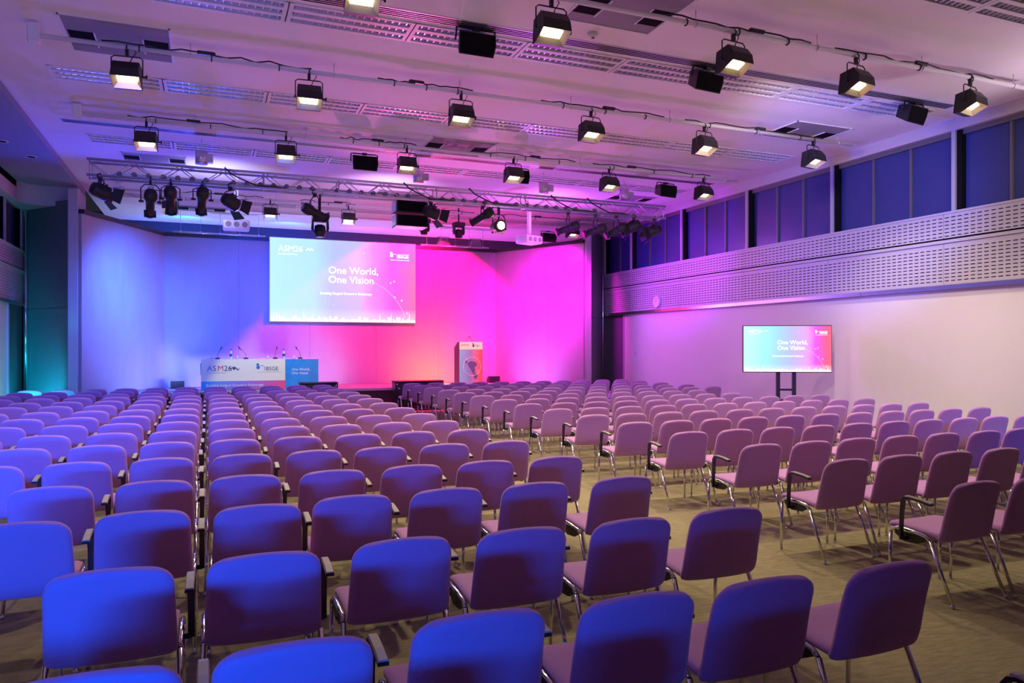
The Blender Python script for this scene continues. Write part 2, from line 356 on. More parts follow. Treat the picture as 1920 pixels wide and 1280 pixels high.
# stage set walls
for nm, p0, p1, sp in (('wall_stage_left', (-2.76, 19.85), (-1.15, 23.0), [0.45]), ('wall_stage_back', (-1.15, 23.0), (8.77, 23.0), [0.2, 0.4, 0.6, 0.8]), ('wall_stage_right', (8.77, 23.0), (10.40, 19.85), [0.36, 0.62])):
    ws = bpy.data.objects.new(nm, None); C.objects.link(ws); ws['kind'] = 'structure'
    a, b = Vector(p0), Vector(p1); cuts = [0] + sp + [1]
    for i in range(len(cuts) - 1):
        q0 = a.lerp(b, cuts[i]) + (b - a).normalized() * 0.002; q1 = a.lerp(b, cuts[i + 1]) - (b - a).normalized() * 0.002
        quadwall('fabric_panel', tuple(q0), tuple(q1), 0.6, 4.80, -0.08, M['acoustic'], ws)
    quadwall('top_rail', tuple(a), tuple(b), 4.80, 4.90, -0.14, M['blackp'], ws)
    quadwall('skirting', tuple(a), tuple(b), 0.6, 0.67, 0.02, M['blackp'], ws)
# stage
Y0 = 20.5
st = thing('stage_platform', 'long raised stage with dark front and a pale edge strip', 'stage')
MB().prism([(-2.30, Y0 - 0.0), (9.95, Y0 - 0.0), (8.66, 22.88), (-1.04, 22.88)], 0.05, 0.6, 'z').build('deck', M['stagefloor'], st)
for k in range(13):
    x = -2.72 + k * 1.005
    MB().box(x + 0.004, x + 1.001, Y0 - 0.03, Y0 - 0.001, 0, 0.53).build('skirt_board', M['stagefront'], st)
    MB().box(x + 0.004, x + 1.001, Y0 - 0.045, Y0 - 0.001, 0.532, 0.602).build('edge_strip', M['alu'], st)

# ================================================================== CEILING FITTINGS
def make_luminaire():
    L, Wd = 1.44, 0.55
    t = thing('recessed_louvre_light', 'x', 'ceiling light')
    f = MB()
    for y0, y1 in ((-Wd / 2, -0.235), (0.235, Wd / 2), (-0.125, -0.055), (0.055, 0.125)): f.box(-L / 2, L / 2, y0, y1, -0.012, 0.02)
    for x0 in (-L / 2, L / 2 - 0.045): f.box(x0, x0 + 0.045, -Wd / 2, Wd / 2, -0.013, 0.02)
    f.build('frame', M['white'], t)
    for c in (-0.18, 0.0, 0.18):
        r = MB(); rings = []
        for xx in (-L / 2 + 0.045, L / 2 - 0.045):
            rings.append([(xx, c + 0.057 * cos(a), 0.07 * sin(a) + 0.0) for a in [pi * k / 8 for k in range(9)]])
        r.loft(rings, caps=False, smooth=True, closed=False); o = r.build('reflector', M['reflector'], t)
        b = MB(); n = 16
        for k in range(n):
            xx = -L / 2 + 0.045 + (k + 0.5) * (L - 0.09) / n
            b.add([(xx - 0.009, c - 0.054, 0), (xx + 0.009, c - 0.054, 0), (xx + 0.009, c + 0.054, 0), (xx - 0.009, c + 0.054, 0), (xx, c - 0.04, 0.04), (xx, c + 0.04, 0.04)],
                  [(0, 3, 2, 1), (0, 1, 4), (3, 5, 2), (1, 2, 5, 4), (0, 4, 5, 3)])
        b.build('louvre_blades', M['reflector'], o)['kind'] = 'stuff'
        MB().cyl((-L / 2 + 0.06, c, 0.048), (L / 2 - 0.06, c, 0.048), 0.011, 8).build('tube', M['white'], o)
    return t
lum = make_luminaire(); ltree = tree_of(lum); first = True
ordn = ['first', 'second', 'third', 'fourth', 'fifth', 'sixth', 'seventh', 'eighth', 'ninth', 'tenth', 'eleventh', 'twelfth', 'thirteenth', 'fourteenth', 'fifteenth', 'sixteenth']
rn = {1: 'nearest row, over the rear chairs', 2: 'row beside the dark slots', 3: 'row between two lamp bars', 4: 'row before the silver truss', 5: 'row above the stage'}
for ri, (a, b) in enumerate(rows[1:], 1):
    for k in range(9):
        X = -1.33 + k * 1.4567
        Yc = (a + b) / 2
        d = X * sin(.3855) + Yc * cos(.3855); s = X * cos(.3855) - Yc * sin(.3855); px = 960 + 1408 * s / d; py = 651 - 1408 * (ZC - 1.71) / d
        if px < -150 or px > 2050 or py < -90: continue
        lab = '%s louvred ceiling light from the left in the %s' % (ordn[k], rn[ri])
        if first: lum.location = (X, Yc, ZC - 0.0); lum['label'] = lab; lum['group'] = 'recessed louvred ceiling lights'; first = False; continue
        dup(lum, (X, Yc, ZC), None, lab, 'recessed louvred ceiling lights', ltree)
for (yc, lab, z) in ((8.54, 'long dark slot grille in the ceiling beside the near louvred lights', 0), (14.72, 'long dark slot grille in the ceiling behind the third lamp bar', 0)):
    t = thing('slot_diffuser', lab, 'air grille', (0, 0, 0))
    MB().box(-2.3, 11.1, yc - 0.10, yc + 0.10, ZC - 0.006, ZC + 0.001).build('frame', M['alu'], t)
    for k in range(4):
        yy = yc - 0.07 + k * 0.045; MB().box(-2.28, 11.08, yy, yy + 0.02, ZC - 0.008, ZC - 0.004).build('slot', M['dark'], t)
hat = [((-1.62, 10.02), (-0.42, 11.2), 'large grey ceiling hatch with open vents above the left end of the lamp bar'), ((3.84, 13.27), (5.10, 14.4), 'grey ceiling hatch with two black openings over the middle of the hall'),
       ((9.34, 10.04), (10.6, 11.0), 'grey ceiling hatch near the right-hand windows'), ((3.85, 6.95), (5.05, 7.97), 'grey ceiling hatch at the top, crossed by the white bar'),
       ((-1.6, 16.65), (-0.4, 17.4), 'ceiling hatch just above the left end of the truss'), ((9.6, 16.5), (10.8, 17.3), 'ceiling hatch above the right end of the truss'),
       ((-0.8, 22.3), (0.5, 23.1), 'blue-lit ceiling hatch over the left of the stage'), ((3.9, 18.2), (5.1, 19.2), 'ceiling hatch behind the truss above the screen')]
for (x0, y0), (x1, y1), lab in hat:
    t = thing('ceiling_hatch', lab, 'hatch', ((x0 + x1) / 2, (y0 + y1) / 2, ZC)); hx, hy = (x1 - x0) / 2, (y1 - y0) / 2
    f = MB(); f.box(-hx, hx, -hy, -hy + .02, -.012, 0).box(-hx, hx, hy - .02, hy, -.012, 0).box(-hx, -hx + .02, -hy, hy, -.012, 0).box(hx - .02, hx, -hy, hy, -.012, 0); f.build('frame', M['white'], t)
    MB().box(-hx + .02, hx - .02, -hy + .02, hy - .02, -0.006, 0).build('panel', M['hatch'], t)
    for sx in (-1, 1):
        cx = sx * (hx - 0.18); MB().box(cx - .14, cx + .14, -0.12, 0.30 * hy / .55, -0.009, -0.004).build('vent_opening', M['dark'], t)
        MB().box(cx - sx * .15 - .008, cx - sx * .15 + .008, -0.14, 0.32 * hy / .55, -0.02, -0.004).build('vent_edge', M['white'], t)

# lamp bars ------------------------------------------------------------------
ZB = 5.42
bars = [(7.2, 'nearest white lamp bar under the ceiling'), (10.4, 'second white lamp bar from the camera'), (13.6, 'third white lamp bar, just before the truss'), (19.8, 'farthest lamp bar, behind the truss over the stage')]
for bi, (yb, lab) in enumerate(bars):
    t = thing('lamp_bar', lab, 'lighting bar', (0, yb, ZB), group=None)
    xa, xb = -1.86, 10.95
    MB().cyl((xa, 0, 0), (xb, 0, 0), 0.03, 12).build('pipe', M['white'], t)
    MB().bbox((xa - 0.05, 0, 0.02), 0.13, 0.10, 0.24, 0.012).build('end_bracket', M['white'], t)
    for k in range(7):
        x = -0.2 + k * 1.8
        o = MB().cyl((x, 0, 0.02), (x, 0, 0.158), 0.006, 6).ring((x, 0, 0), 0.034, 0.007, 'x', 12).build('hanger', M['alu'], t)
    # cable along the bar
    rnd = random.Random(bi)
    for a, b in ((-1.2, 1.3), (2.2, 3.6), (4.7, 6.9), (7.3, 10.2)):
        n = 14; pts = [(a + (b - a) * i / n, 0.0 + rnd.uniform(-.01, .01), 0.042 + (rnd.uniform(-0.02, 0.03) if 0 < i < n else 0)) for i in range(n + 1)]
        MB().tube(pts, 0.010, 6).build('cable', M['blackp'], t)
        xm = a + (b - a) * rnd.uniform(.3, .7); MB().bbox((xm, 0, 0.06), 0.22, 0.05, 0.045, 0.01).build('plug_box', M['blackp'], t)
        for i in range(3):
            xx = a + (b - a) * (i + .5) / 3; MB().ring((xx, 0, 0), 0.036, 0.008, 'x', 10).build('cable_tie', M['black'], t)

# floodlights -----------------------------------------------------------------
def make_flood(name='floodlight'):
    t = thing(name, 'x', 'floodlight')
    W = 0.165
    prof = [(0.12, 0.10), (-0.07, 0.13), (-0.15, 0.03), (-0.158, -0.075), (0.05, -0.165), (0.15, -0.15)]
    b = MB()
    n = len(prof); inner = W * 0.86
    # closed shell except for the slanting mouth between prof[3] and prof[4]
    for i in range(n):
        if i == 3: continue
        p, q = prof[i], prof[(i + 1) % n]
        wp = [W if k in (3, 4) else W * 0.92 for k in (i, (i + 1) % n)]
        b.add([(-wp[0], *p), (wp[0], *p), (wp[1], *q), (-wp[1], *q)], [(0, 1, 2, 3)])
    for sx in (-1, 1):
        b.add([(sx * (W if k in (3, 4) else W * .92), *prof[k]) for k in range(n)], [tuple(range(n))])
    body = b.build('housing', M['black'], t)
    r = MB()
    p, q = Vector((0, *prof[3])), Vector((0, *prof[4])); nrm = Vector((0, -1, -1.15)).normalized()
    r.add([(-W + .004, *(p + nrm * .003).yz), (W - .004, *(p + nrm * .003).yz), (W - .004, *(q + nrm * .003).yz), (-W + .004, *(q + nrm * .003).yz),
           (-W * .66, *(p.lerp(q, .22) - nrm * .06).yz), (W * .66, *(p.lerp(q, .22) - nrm * .06).yz), (W * .66, *(p.lerp(q, .72) - nrm * .06).yz), (-W * .66, *(p.lerp(q, .72) - nrm * .06).yz)],
          [(0, 1, 5, 4), (1, 2, 6, 5), (2, 3, 7, 6), (3, 0, 4, 7)])
    r.build('reflector_rim', M['lamp_rim'], t)
    e = MB().add([(-W * .66, *(p.lerp(q, .22) - nrm * .06).yz), (W * .66, *(p.lerp(q, .22) - nrm * .06).yz), (W * .66, *(p.lerp(q, .72) - nrm * .06).yz), (-W * .66, *(p.lerp(q, .72) - nrm * .06).yz)], [(0, 1, 2, 3)])
    e.build('glowing_lens', M['lamp'], t)
    y = MB().tube([(-W - .012, 0, -0.02), (-W - .012, 0, 0.19), (-W + .02, 0, 0.215), (W - .02, 0, 0.215), (W + .012, 0, 0.19), (W + .012, 0, -0.02)], 0.008, 6)
    y.build('yoke', M['black'], t)
    k = MB().cyl((W, 0, -.02), (W + .05, 0, -.02), .012, 8).cyl((W + .05, 0, -.02), (W + .065, 0, -.02), .028, 8).cyl((-W, 0, -.02), (-W - .03, 0, -.02), .012, 8); k.build('knob', M['black'], t)
    c = MB().box(-.018, .018, -.02, .02, .215, .30).tube([(0, -.035, .27), (0, -.045, .31), (0, -.02, .35), (0, .02, .35), (0, .04, .32)], .009, 6); c.build('hook_clamp', M['black'], t)
    cb = MB().tube([(0.02, 0.0, 0.12), (0.05, 0.02, 0.20), (0.10, 0.02, 0.28), (0.06, 0, 0.345)], 0.006, 6); cb.build('cable', M['blackp'], t)
    return t
XS = [-0.92, 1.27, 3.42, 5.55, 7.68, 10.02]
fl = make_flood(); ftree = tree_of(fl); used = False
barn = ['nearest lamp bar', 'second lamp bar', 'third lamp bar', 'bar behind the truss']
pos = ['first', 'second', 'third', 'fourth', 'fifth', 'sixth']
for bi, (yb, _) in enumerate(bars):
    for k, x in enumerate(XS):
        if bi == 0 and k == 0: continue
        x2 = x + {0: {1: .1, 2: -.05, 3: .18, 4: -.04, 5: -.3}.get(k, 0), 3: {0: .1, 1: .2, 2: 0, 4: -.05, 5: -.07}.get(k, 0)}.get(bi, 0)
        if bi == 3 and k == 3: continue
        rz = -0.0 if k < 3 else 0.0
        loc = (x2, yb, ZB - 0.33)
        lab = '%s square black floodlight from the left on the %s' % (pos[k], barn[bi])
        rz = (-0.10, -0.05, 0, 0.1, 0.15, 0.2)[k]
        if not used: fl.location = loc; fl.rotation_euler = (0, 0, rz); fl['label'] = lab; fl['group'] = 'square floodlights on the lamp bars'; used = True; o = fl
        else: o = dup(fl, loc, (0, 0, rz), lab, 'square floodlights on the lamp bars', ftree)
        pw = {0: 60, 1: 55, 2: 50, 3: 45}[bi]
        if (bi, k) in ((1, 4), (2, 5)): continue
        if bi < 3: spot('flood_beam', (x2, yb - 0.10, ZB - 0.33 - 0.12), (x2, yb + (-0.3, -0.9, -1.6)[bi], 0), (108, 120, 124)[bi], pw * 4.0, (1.0, 0.80, 0.50), 0.7, 0.06)
        else: spot('flood_beam', (x2, yb - 0.10, ZB - 0.33 - 0.12), (x2, yb - 4.5, 0), 90, pw * 1.0, (1.0, 0.74, 0.50), 0.7, 0.06)

# ceiling speakers --------------------------------------------------------------
def make_speaker():
    t = thing('ceiling_speaker', 'x', 'loudspeaker')
    b = MB()
    b.loft([[(-.20, -.12, -.30), (.13, -.12, -.30), (.16, -.12, -.12), (.16, -.12, -.02), (-.20, -.12, -.02)][::-1],
            [(-.17, .10, -.27), (.10, .10, -.27), (.12, .10, -.12), (.12, .10, -.04), (-.17, .10, -.04)][::-1]])
    b2 = MB().loft([[(-.22, -.14, -.30), (.22, -.14, -.30), (.24, -.14, -.16), (.22, -.14, -.04), (-.24, -.14, -.04)], [(-.16, .12, -.24), (.16, .12, -.24), (.17, .12, -.15), (.16, .12, -.06), (-.17, .12, -.06)]])
    b2.build('cabinet', M['black'], t)
    MB().loft([[(-.205, -.142, -.285), (.205, -.142, -.285), (.222, -.142, -.16), (.205, -.142, -.055), (-.222, -.142, -.055)], [(-.205, -.150, -.285), (.205, -.150, -.285), (.222, -.150, -.16), (.205, -.150, -.055), (-.222, -.150, -.055)]]).build('grille', M['grille'], t)
    MB().tube([(-.245, -.02, -.15), (-.245, -.02, -.005), (-.21, -.02, .0), (.21, -.02, .0), (.245, -.02, -.005), (.245, -.02, -.15)], .012, 6).box(-.04, .04, -.06, .02, -.02, .02).build('bracket', M['black'], t)
    return t
sp = make_speaker(); stree = tree_of(sp)
S = [((3.02, 8.62, ZC - .01), 'black loudspeaker under the ceiling between the near floodlights, nearest the hall centre', (.35, 0, 0)),
     ((6.40, 8.62, ZC - .01), 'black loudspeaker tucked behind a lit floodlight, under the dark slot grille', (.35, 0, .1)),
     ((10.35, 8.62, ZC - .01), 'black loudspeaker near the right-hand windows at the end of the slot grille', (.35, 0, .15)),
     ((2.69, 13.9, 5.28), 'black loudspeaker left of the hall middle, above the truss', (.15, 0, 0)),
     ((5.72, 13.85, 5.28), 'black loudspeaker hidden behind a floodlight on the third bar', (.15, 0, 0)),
     ((9.24, 13.9, 5.28), 'black loudspeaker near the right end of the third bar', (.15, 0, .15)),
     ((9.25, 20.0, 5.1), 'black loudspeaker beside the white projector over the stage', (.15, 0, .15))]
for i, (l, lab, r) in enumerate(S):
    if i == 0: sp.location = l; sp.rotation_euler = r; sp['label'] = lab; sp['group'] = 'black ceiling loudspeakers'
    else: dup(sp, l, r, lab, 'black ceiling loudspeakers', stree)

# truss ---------------------------------------------------------------------------
tr = thing('lighting_truss', 'long silver box truss hung across the hall before the stage', 'truss', (0, 15.0, 4.74))
X0, X1, TH_, TD = -1.96, 9.98, 0.28, 0.28
for y, z in ((0, 0), (0, TH_), (TD, 0), (TD, TH_)): MB().cyl((X0, y, z), (X1, y, z), 0.025, 10).build('chord', M['alu'], tr)
n = 32; L = (X1 - X0) / n
for fy in (0, TD):
    for k in range(n):
        a = X0 + k * L; MB().cyl((a, fy, 0 if k % 2 else TH_), (a + L, fy, TH_ if k % 2 else 0), 0.009, 6).build('brace', M['alu'], tr)
for fz in (0, TH_):
    for k in range(0, n, 2):
        a = X0 + k * L; MB().cyl((a, 0, fz), (a + L, TD, fz), 0.008, 6).build('brace', M['alu'], tr)
for x in (X0 + .05, -X0 * 0 + 1.0, 2.4, 4.4, 6.4, 8.4, X1 - .05):
    m_ = MB()
    for fy in (0, TD): m_.cyl((x, fy, 0), (x, fy, TH_), .012, 6)
    for fz in (0, TH_): m_.cyl((x, 0, fz), (x, TD, fz), .012, 6)
    m_.build('end_frame', M['alu'], tr)
# internal lead bar with sockets
MB().box(X0 + .35, X1 - 1.6, .12, .16, .06, .10).build('socket_bar', M['alu'], tr)
k = 0; x = X0 + .5
while x < X1 - 1.7:
    if k % 8 != 7: MB().cyl((x, .14, .07), (x, .05, .07), .048, 10).cyl((x, .05, .07), (x, .03, .07), .034, 10).build('socket', M['hatch'], tr)
    x += .24; k += 1
for x in (-0.1, 4.05, 6.9, 8.95):
    m_ = MB().cyl((x, .14, TH_ + .10), (x + .001, .14, TH_ + .34), .11, 14).box(x + .05, x + .2, .05, .22, TH_ + .14, TH_ + .28); m_.build('chain_motor', M['alu'], tr)
    MB().cyl((x, .14, TH_ + .34), (x, .14, ZC - 4.74), .008, 6).build('chain', M['alu'], tr)
rnd = random.Random(3)
for a in (0.3, 3.7, 5.1, 7.0, 7.9):
    pts = [(a, -.02, .32), (a + .12, -.04, .2), (a + .3, -.05, .12), (a + .55, -.03, .03), (a + .9, -.02, .035), (a + 1.1, 0, .02)]
    MB().tube(pts, .014, 6).build('cable', M['blackp'], tr)

# stage lanterns -------------------------------------------------------------------
def yoke(t, w, h0, h1, z=0):
    MB().tube([(-w, 0, z), (-w, 0, h0), (-w * .7, 0, h1), (w * .7, 0, h1), (w, 0, h0), (w, 0, z)], .010, 6).build('yoke', M['black'], t)
    MB().box(-.02, .02, -.03, .03, h1, h1 + .07).tube([(0, -.04, h1 + .05), (0, -.05, h1 + .10), (0, 0, h1 + .14), (0, .05, h1 + .10)], .010, 6).build('hook_clamp', M['black'], t)
def make_fresnel():
    t = thing('fresnel_lantern', 'x', 'stage light'); b = MB()
    prof = [(-.16, .06), (-.15, .10), (-.08, .125), (.10, .13), (.14, .13), (.145, .115)]
    b.loft([[(r * cos(2 * pi * k / 14), y, r * sin(2 * pi * k / 14)) for k in range(14)] for y, r in prof], True, True); b.build('housing', M['black'], t)
    MB().cyl((0, .1455, 0), (0, .150, 0), .105, 16).build('lens', M['lens'], t)
    for a in range(4):
        q = Matrix.Rotation(a * pi / 2, 4, 'Y')
        m_ = MB().add([(-.11, .15, .13), (.11, .15, .13), (.14, .30, .21), (-.14, .30, .21), (-.11, .156, .13), (.11, .156, .13), (.14, .306, .21), (-.14, .306, .21)], [(0, 1, 2, 3), (7, 6, 5, 4), (0, 4, 5, 1), (2, 6, 7, 3), (1, 5, 6, 2), (0, 3, 7, 4)]); m_.xf(q); m_.build('barn_door', M['black'], t)
    for s in range(3): MB().box(-.09, .09, -.06 + s * .05, -.04 + s * .05, .12, .14).build('cooling_fin', M['black'], t)
    return t
def make_profile():
    t = thing('profile_spotlight', 'x', 'stage light')
    prof = [(-.26, .05), (-.25, .09), (-.20, .11), (-.10, .11), (-.05, .085), (.02, .075), (.24, .07), (.25, .085), (.29, .085)]
    MB().loft([[(r * cos(2 * pi * k / 14), y, r * sin(2 * pi * k / 14)) for k in range(14)] for y, r in prof], True, True).build('barrel', M['black'], t)
    MB().cyl((0, .291, 0), (0, .295, 0), .075, 16).build('lens', M['lens'], t)
    MB().box(-.10, .10, .245, .255, -.10, .10).build('colour_frame', M['black'], t)
    MB().tube([(-.04, -.26, .05), (-.04, -.30, .06), (.04, -.30, .06), (.04, -.26, .05)], .008, 6).build('rear_handle', M['black'], t)
    MB().cyl((.11, -.02, 0), (.19, -.02, 0), .02, 8).cyl((-.11, -.02, 0), (-.19, -.02, 0), .02, 8).build('knob', M['black'], t)
    return t
def make_moving():
    t = thing('moving_head_light', 'x', 'stage light')
    MB().bbox((0, 0, .16), .30, .26, .12, .02).build('base', M['black'], t)
    MB().prism([(-.16, .12), (-.17, -.05), (-.15, -.12), (-.12, -.12), (-.125, .08), (.125, .08), (.12, -.12), (.15, -.12), (.17, -.05), (.16, .12)], -.05, .05, 'y').build('fork', M['black'], t)
    MB().loft([[(r * cos(2 * pi * k / 14), r * sin(2 * pi * k / 14) * .9, z) for k in range(14)] for z, r in ((.03, .05), (.01, .10), (-.12, .115), (-.20, .095), (-.21, .08))], True, True).build('head', M['black'], t)
    MB().cyl((0, 0, -.211), (0, 0, -.216), .075, 14).build('lens', M['lens'], t)
    MB().cyl((0, 0, .22), (0, 0, .62), .02, 8).build('hanging_tube', M['black'], t)
    return t
def place(make, items, group):
    src = make(); head = list(tree_of(src)); tt = head
    for i, (loc, body_rot, lab, drop, w) in enumerate(items):
        if i == 0: o = src; o['label'] = lab; o['group'] = group; o.location = loc; o.rotation_euler = body_rot
        else: o = dup(src, loc, body_rot, lab, group, tt)
    return src
ZT = 4.74
def lantern(make, items, group):
    """each lantern: tilted body; yoke and clamp modelled upright in a counter-rotated part"""
    src = make(); tt = tree_of(src)
    for i, (x, y, z, rx, rz, lab, zt) in enumerate(items):
        if i == 0: o = src; o['label'] = lab; o['group'] = group; o.location = (x, y, z); o.rotation_euler = (rx, 0, rz)
        else: o = dup(src, (x, y, z), (rx, 0, rz), lab, group, tt)
        h = zt - z
        w = .155
        mt = Matrix.Rotation(-rx, 4, 'X')
        m1 = MB().tube([(-w, 0, 0), (-w, 0, h * .6), (-w * .6, 0, h - .10), (w * .6, 0, h - .10), (w, 0, h * .6), (w, 0, 0)], .011, 6).xf(mt); m1.build('yoke', M['black'], o)
        m2 = MB().box(-.022, .022, -.03, .03, h - .10, h - .03).tube([(0, -.045, h - .05), (0, -.05, h + .01), (0, 0, h + .04), (0, .045, h)], .011, 6).xf(mt); m2.build('hook_clamp', M['black'], o)
def bx(px, Y, py):      # position at depth Y for a point seen in the photograph
    s_, c_ = sin(.3855), cos(.3855); r = (px - 960) / 1408; k = c_ - r * s_; d = Y / k
    return d * (s_ + r * c_), 1.71 - (py - 651) * d / 1408
def LT(px, py, Y, rx, rz, lab, zt=ZT):
    x, z = bx(px, Y, py); return (x, Y, z, rx, rz, lab, zt)
lantern(make_fresnel, [
    LT(188, 358, 15.0, -.3, -1.1, 'round black lantern with barn doors at the left end of the truss'),
    LT(432, 378, 15.0, -.35, -.9, 'round black lantern with barn doors on the truss above the left projector'),
    LT(808, 398, 15.0, -.3, -1.3, 'round black lantern behind the stacked cabinets on the truss'),
    LT(1188, 424, 15.0, -.4, 1.2, 'black lantern second from the right end of the truss'),
    LT(1226, 432, 15.0, -.4, 1.3, 'barn-door lantern at the right end of the truss')], 'round fresnel lanterns on the truss')
lantern(make_profile, [
    LT(282, 380, 15.0, -.75, .1, 'small dark spotlight on the truss, next to the left end lantern'),
    LT(320, 375, 15.0, -.8, .0, 'spotlight on the truss right above a glowing floodlight'),
    LT(379, 376, 15.0, -.8, .1, 'spotlight on the truss just left of the barn-door lantern by the projector'),
    LT(590, 398, 15.0, -.3, -1.2, 'long spotlight on the truss above the projection screen'),
    LT(905, 406, 15.0, -.5, 1.0, 'spotlight on the truss beside the bright starburst lamp'),
    LT(1065, 428, 15.0, -.35, 1.3, 'first spotlight of the cluster at the right part of the truss'),
    LT(1116, 432, 15.0, -.35, 1.35, 'second spotlight of the cluster at the right part of the truss'),
    LT(1155, 432, 15.0, -.5, 1.4, 'third spotlight of the cluster at the right part of the truss')], 'profile spotlights on the truss')
mv = make_moving(); mtree = tree_of(mv)
x, z = bx(600, 15.14, 424); mv.location = (x, 15.14, z); tag(mv, 'blue-lit moving head hanging over the left half of the screen', group='moving head lights over the stage')
x, z = bx(860, 19.8, 432); dup(mv, (x, 19.8, z), (0, 0, .2), 'black moving head above the red wall, left of the starburst lamp', 'moving head lights over the stage', mtree)
x, z = bx(795, 19.8, 425); dup(mv, (x, 19.8, z), (0, 0, .5), 'black moving head just behind the stacked cabinets', 'moving head lights over the stage', mtree)
# the lantern that flares
x, z = bx(935, 15.2, 424)
t = thing('lit_fresnel_lantern', 'bright starburst stage lamp shining from the truss above the red wall', 'stage light', (x, 15.2, z))
MB().loft([[(r * cos(2 * pi * k / 14), y, r * sin(2 * pi * k / 14)) for k in range(14)] for y, r in ((.22, .06), (.2, .11), (0, .13), (-.12, .13))], True, True).build('housing', M['black'], t)
MB().cyl((0, -.121, 0), (0, -.130, 0), .085, 16).build('glowing_lens', M['lamp_hot'], t)
MB().tube([(-.15, 0, 0), (-.15, 0, .18), (-.08, 0, .25), (.08, 0, .25), (.15, 0, .18), (.15, 0, 0)], .010, 6).box(-.02, .02, -.03, .03, .25, ZT - z + .02).build('yoke', M['black'], t)
t.rotation_euler = (0, 0, .1)
spot('starburst_beam', (x, 14.98, z - .06), (x, 9.0, 0), 60, 220, (1.0, 0.85, 0.6), .7, .08)
# stacked cabinets
x, z = bx(770, 15.4, 402)
t = thing('hanging_speaker_stack', 'two stacked black cabinets with pink-lit undersides hanging from the truss', 'loudspeaker', (x, 15.45, z))
for k, dz in enumerate((.02, -.27)):
    o = MB().loft([[(-.30 + a, -.22, dz), (.30 - a, -.22, dz), (.34 - a, .22, dz - .0), (-.34 + a, .22, dz)] if False else [(-.33, -.2, dz), (.33, -.2, dz), (.33, .24, dz), (-.33, .24, dz)] for a in (0,)] + [[(-.33, -.2, dz + .24), (.33, -.2, dz + .24), (.33, .24, dz + .24), (-.33, .24, dz + .24)]]).build('cabinet', M['black'], t)
    MB().box(-.345, -.331, -.17, .2, dz + .02, dz + .22).build('side_plate', M['alu'], o)
    MB().box(-.30, .30, -.21, -.202, dz + .02, dz + .22).build('grille', M['grille'], o)
MB().cyl((-.2, 0, .26), (-.2, 0, ZT - z), .01, 6).cyl((.2, 0, .26), (.2, 0, ZT - z), .01, 6).build('hanging_rod', M['black'], t)
# projectors
for px, py, lab, rz in ((443, 423, 'white ceiling projector hanging on a pole above the left of the stage', .0), (992, 450, 'white ceiling projector hanging on a pole above the red wall', .35)):
    x, z = bx(px, 18.0, py)
    t = thing('ceiling_projector', lab, 'projector', (x, 18.0, z), (0, 0, rz), group='white hanging projectors')
    MB().bbox((0, 0, 0), .56, .46, .20, .02).build('body', M['white'], t)
    for k in range(3):
        MB().ring((-.17 + k * .17, -.232, 0), .055, .008, 'y', 16).build('fan_grille', M['hatch'], t)
        MB().cyl((-.17 + k * .17, -.231, 0), (-.17 + k * .17, -.236, 0), .05, 16).build('fan', M['hatch'], t)
    MB().cyl((.1, .231, 0), (.1, .30, 0), .06, 14).build('lens', M['lens'], t)
    MB().box(-.04, .04, -.04, .04, .10, ZC - z).box(-.12, .12, -.12, .12, .10, .12).build('mounting_pole', M['white'], t)
for k, (px, py) in enumerate(((645, 423), (1012, 60))): pass
# smoke detectors
for x, y, lab in ((4.41, 8.21, 'round white ceiling detector near the top hatch'), (3.1, 17.6, 'small pink-lit ceiling detector behind the truss'), (1.35, 19.3, 'small white ceiling detector above the left of the stage')):
    t = thing('smoke_detector', lab, 'detector', (x, y, ZC))
    MB().loft([[(r * cos(2 * pi * k / 16), r * sin(2 * pi * k / 16), z) for k in range(16)] for z, r in ((0, .07), (-.02, .07), (-.035, .05), (-.05, .04))], True, True).build('base', M['white'], t)
    MB().cyl((0, 0, -.05), (0, 0, -.058), .02, 10).build('sensor', M['blackp'], t)

# rigging over the back wall
for nm, lab, X_a, X_b, Yr_ in (('left', 'thin silver rail with clips above the blue back wall', -0.9, 1.6, 23.25), ('right', 'thin rail with clips above the red back wall', 6.3, 8.6, 23.25)):
    t = thing('rigging_rail', lab, 'rail', (0, Yr_, 4.98))
    MB().cyl((X_a, 0, 0), (X_b, 0, 0), .025, 8).build('pipe', M['alu'], t)
    for k in range(5):
        x = X_a + .2 + k * (X_b - X_a - .4) / 4; MB().bbox((x, 0, -.01), .07, .07, .09, .01).build('clip', M['alu'], t)
        MB().cyl((x, 0, .03), (x, 0, .6), .005, 6).build('wire', M['alu'], t)
for x, lab in ((0.62, 'small flood lantern above the blue wall'), (7.1, 'red-lit small lantern above the back wall'), (8.2, 'second red-lit small lantern above the back wall')):
    t = thing('cyclorama_flood', lab, 'stage light', (x, 23.4, 5.08), group=None)
    MB().prism([(-.22, -.10), (.22, -.10), (.12, .15), (-.12, .15)], -.12, .12, 'y').build('housing', M['hatch'], t)
    MB().tube([(-.2, 0, 0), (-.2, 0, .2), (.2, 0, .2), (.2, 0, 0)], .01, 6).build('yoke', M['black'], t)

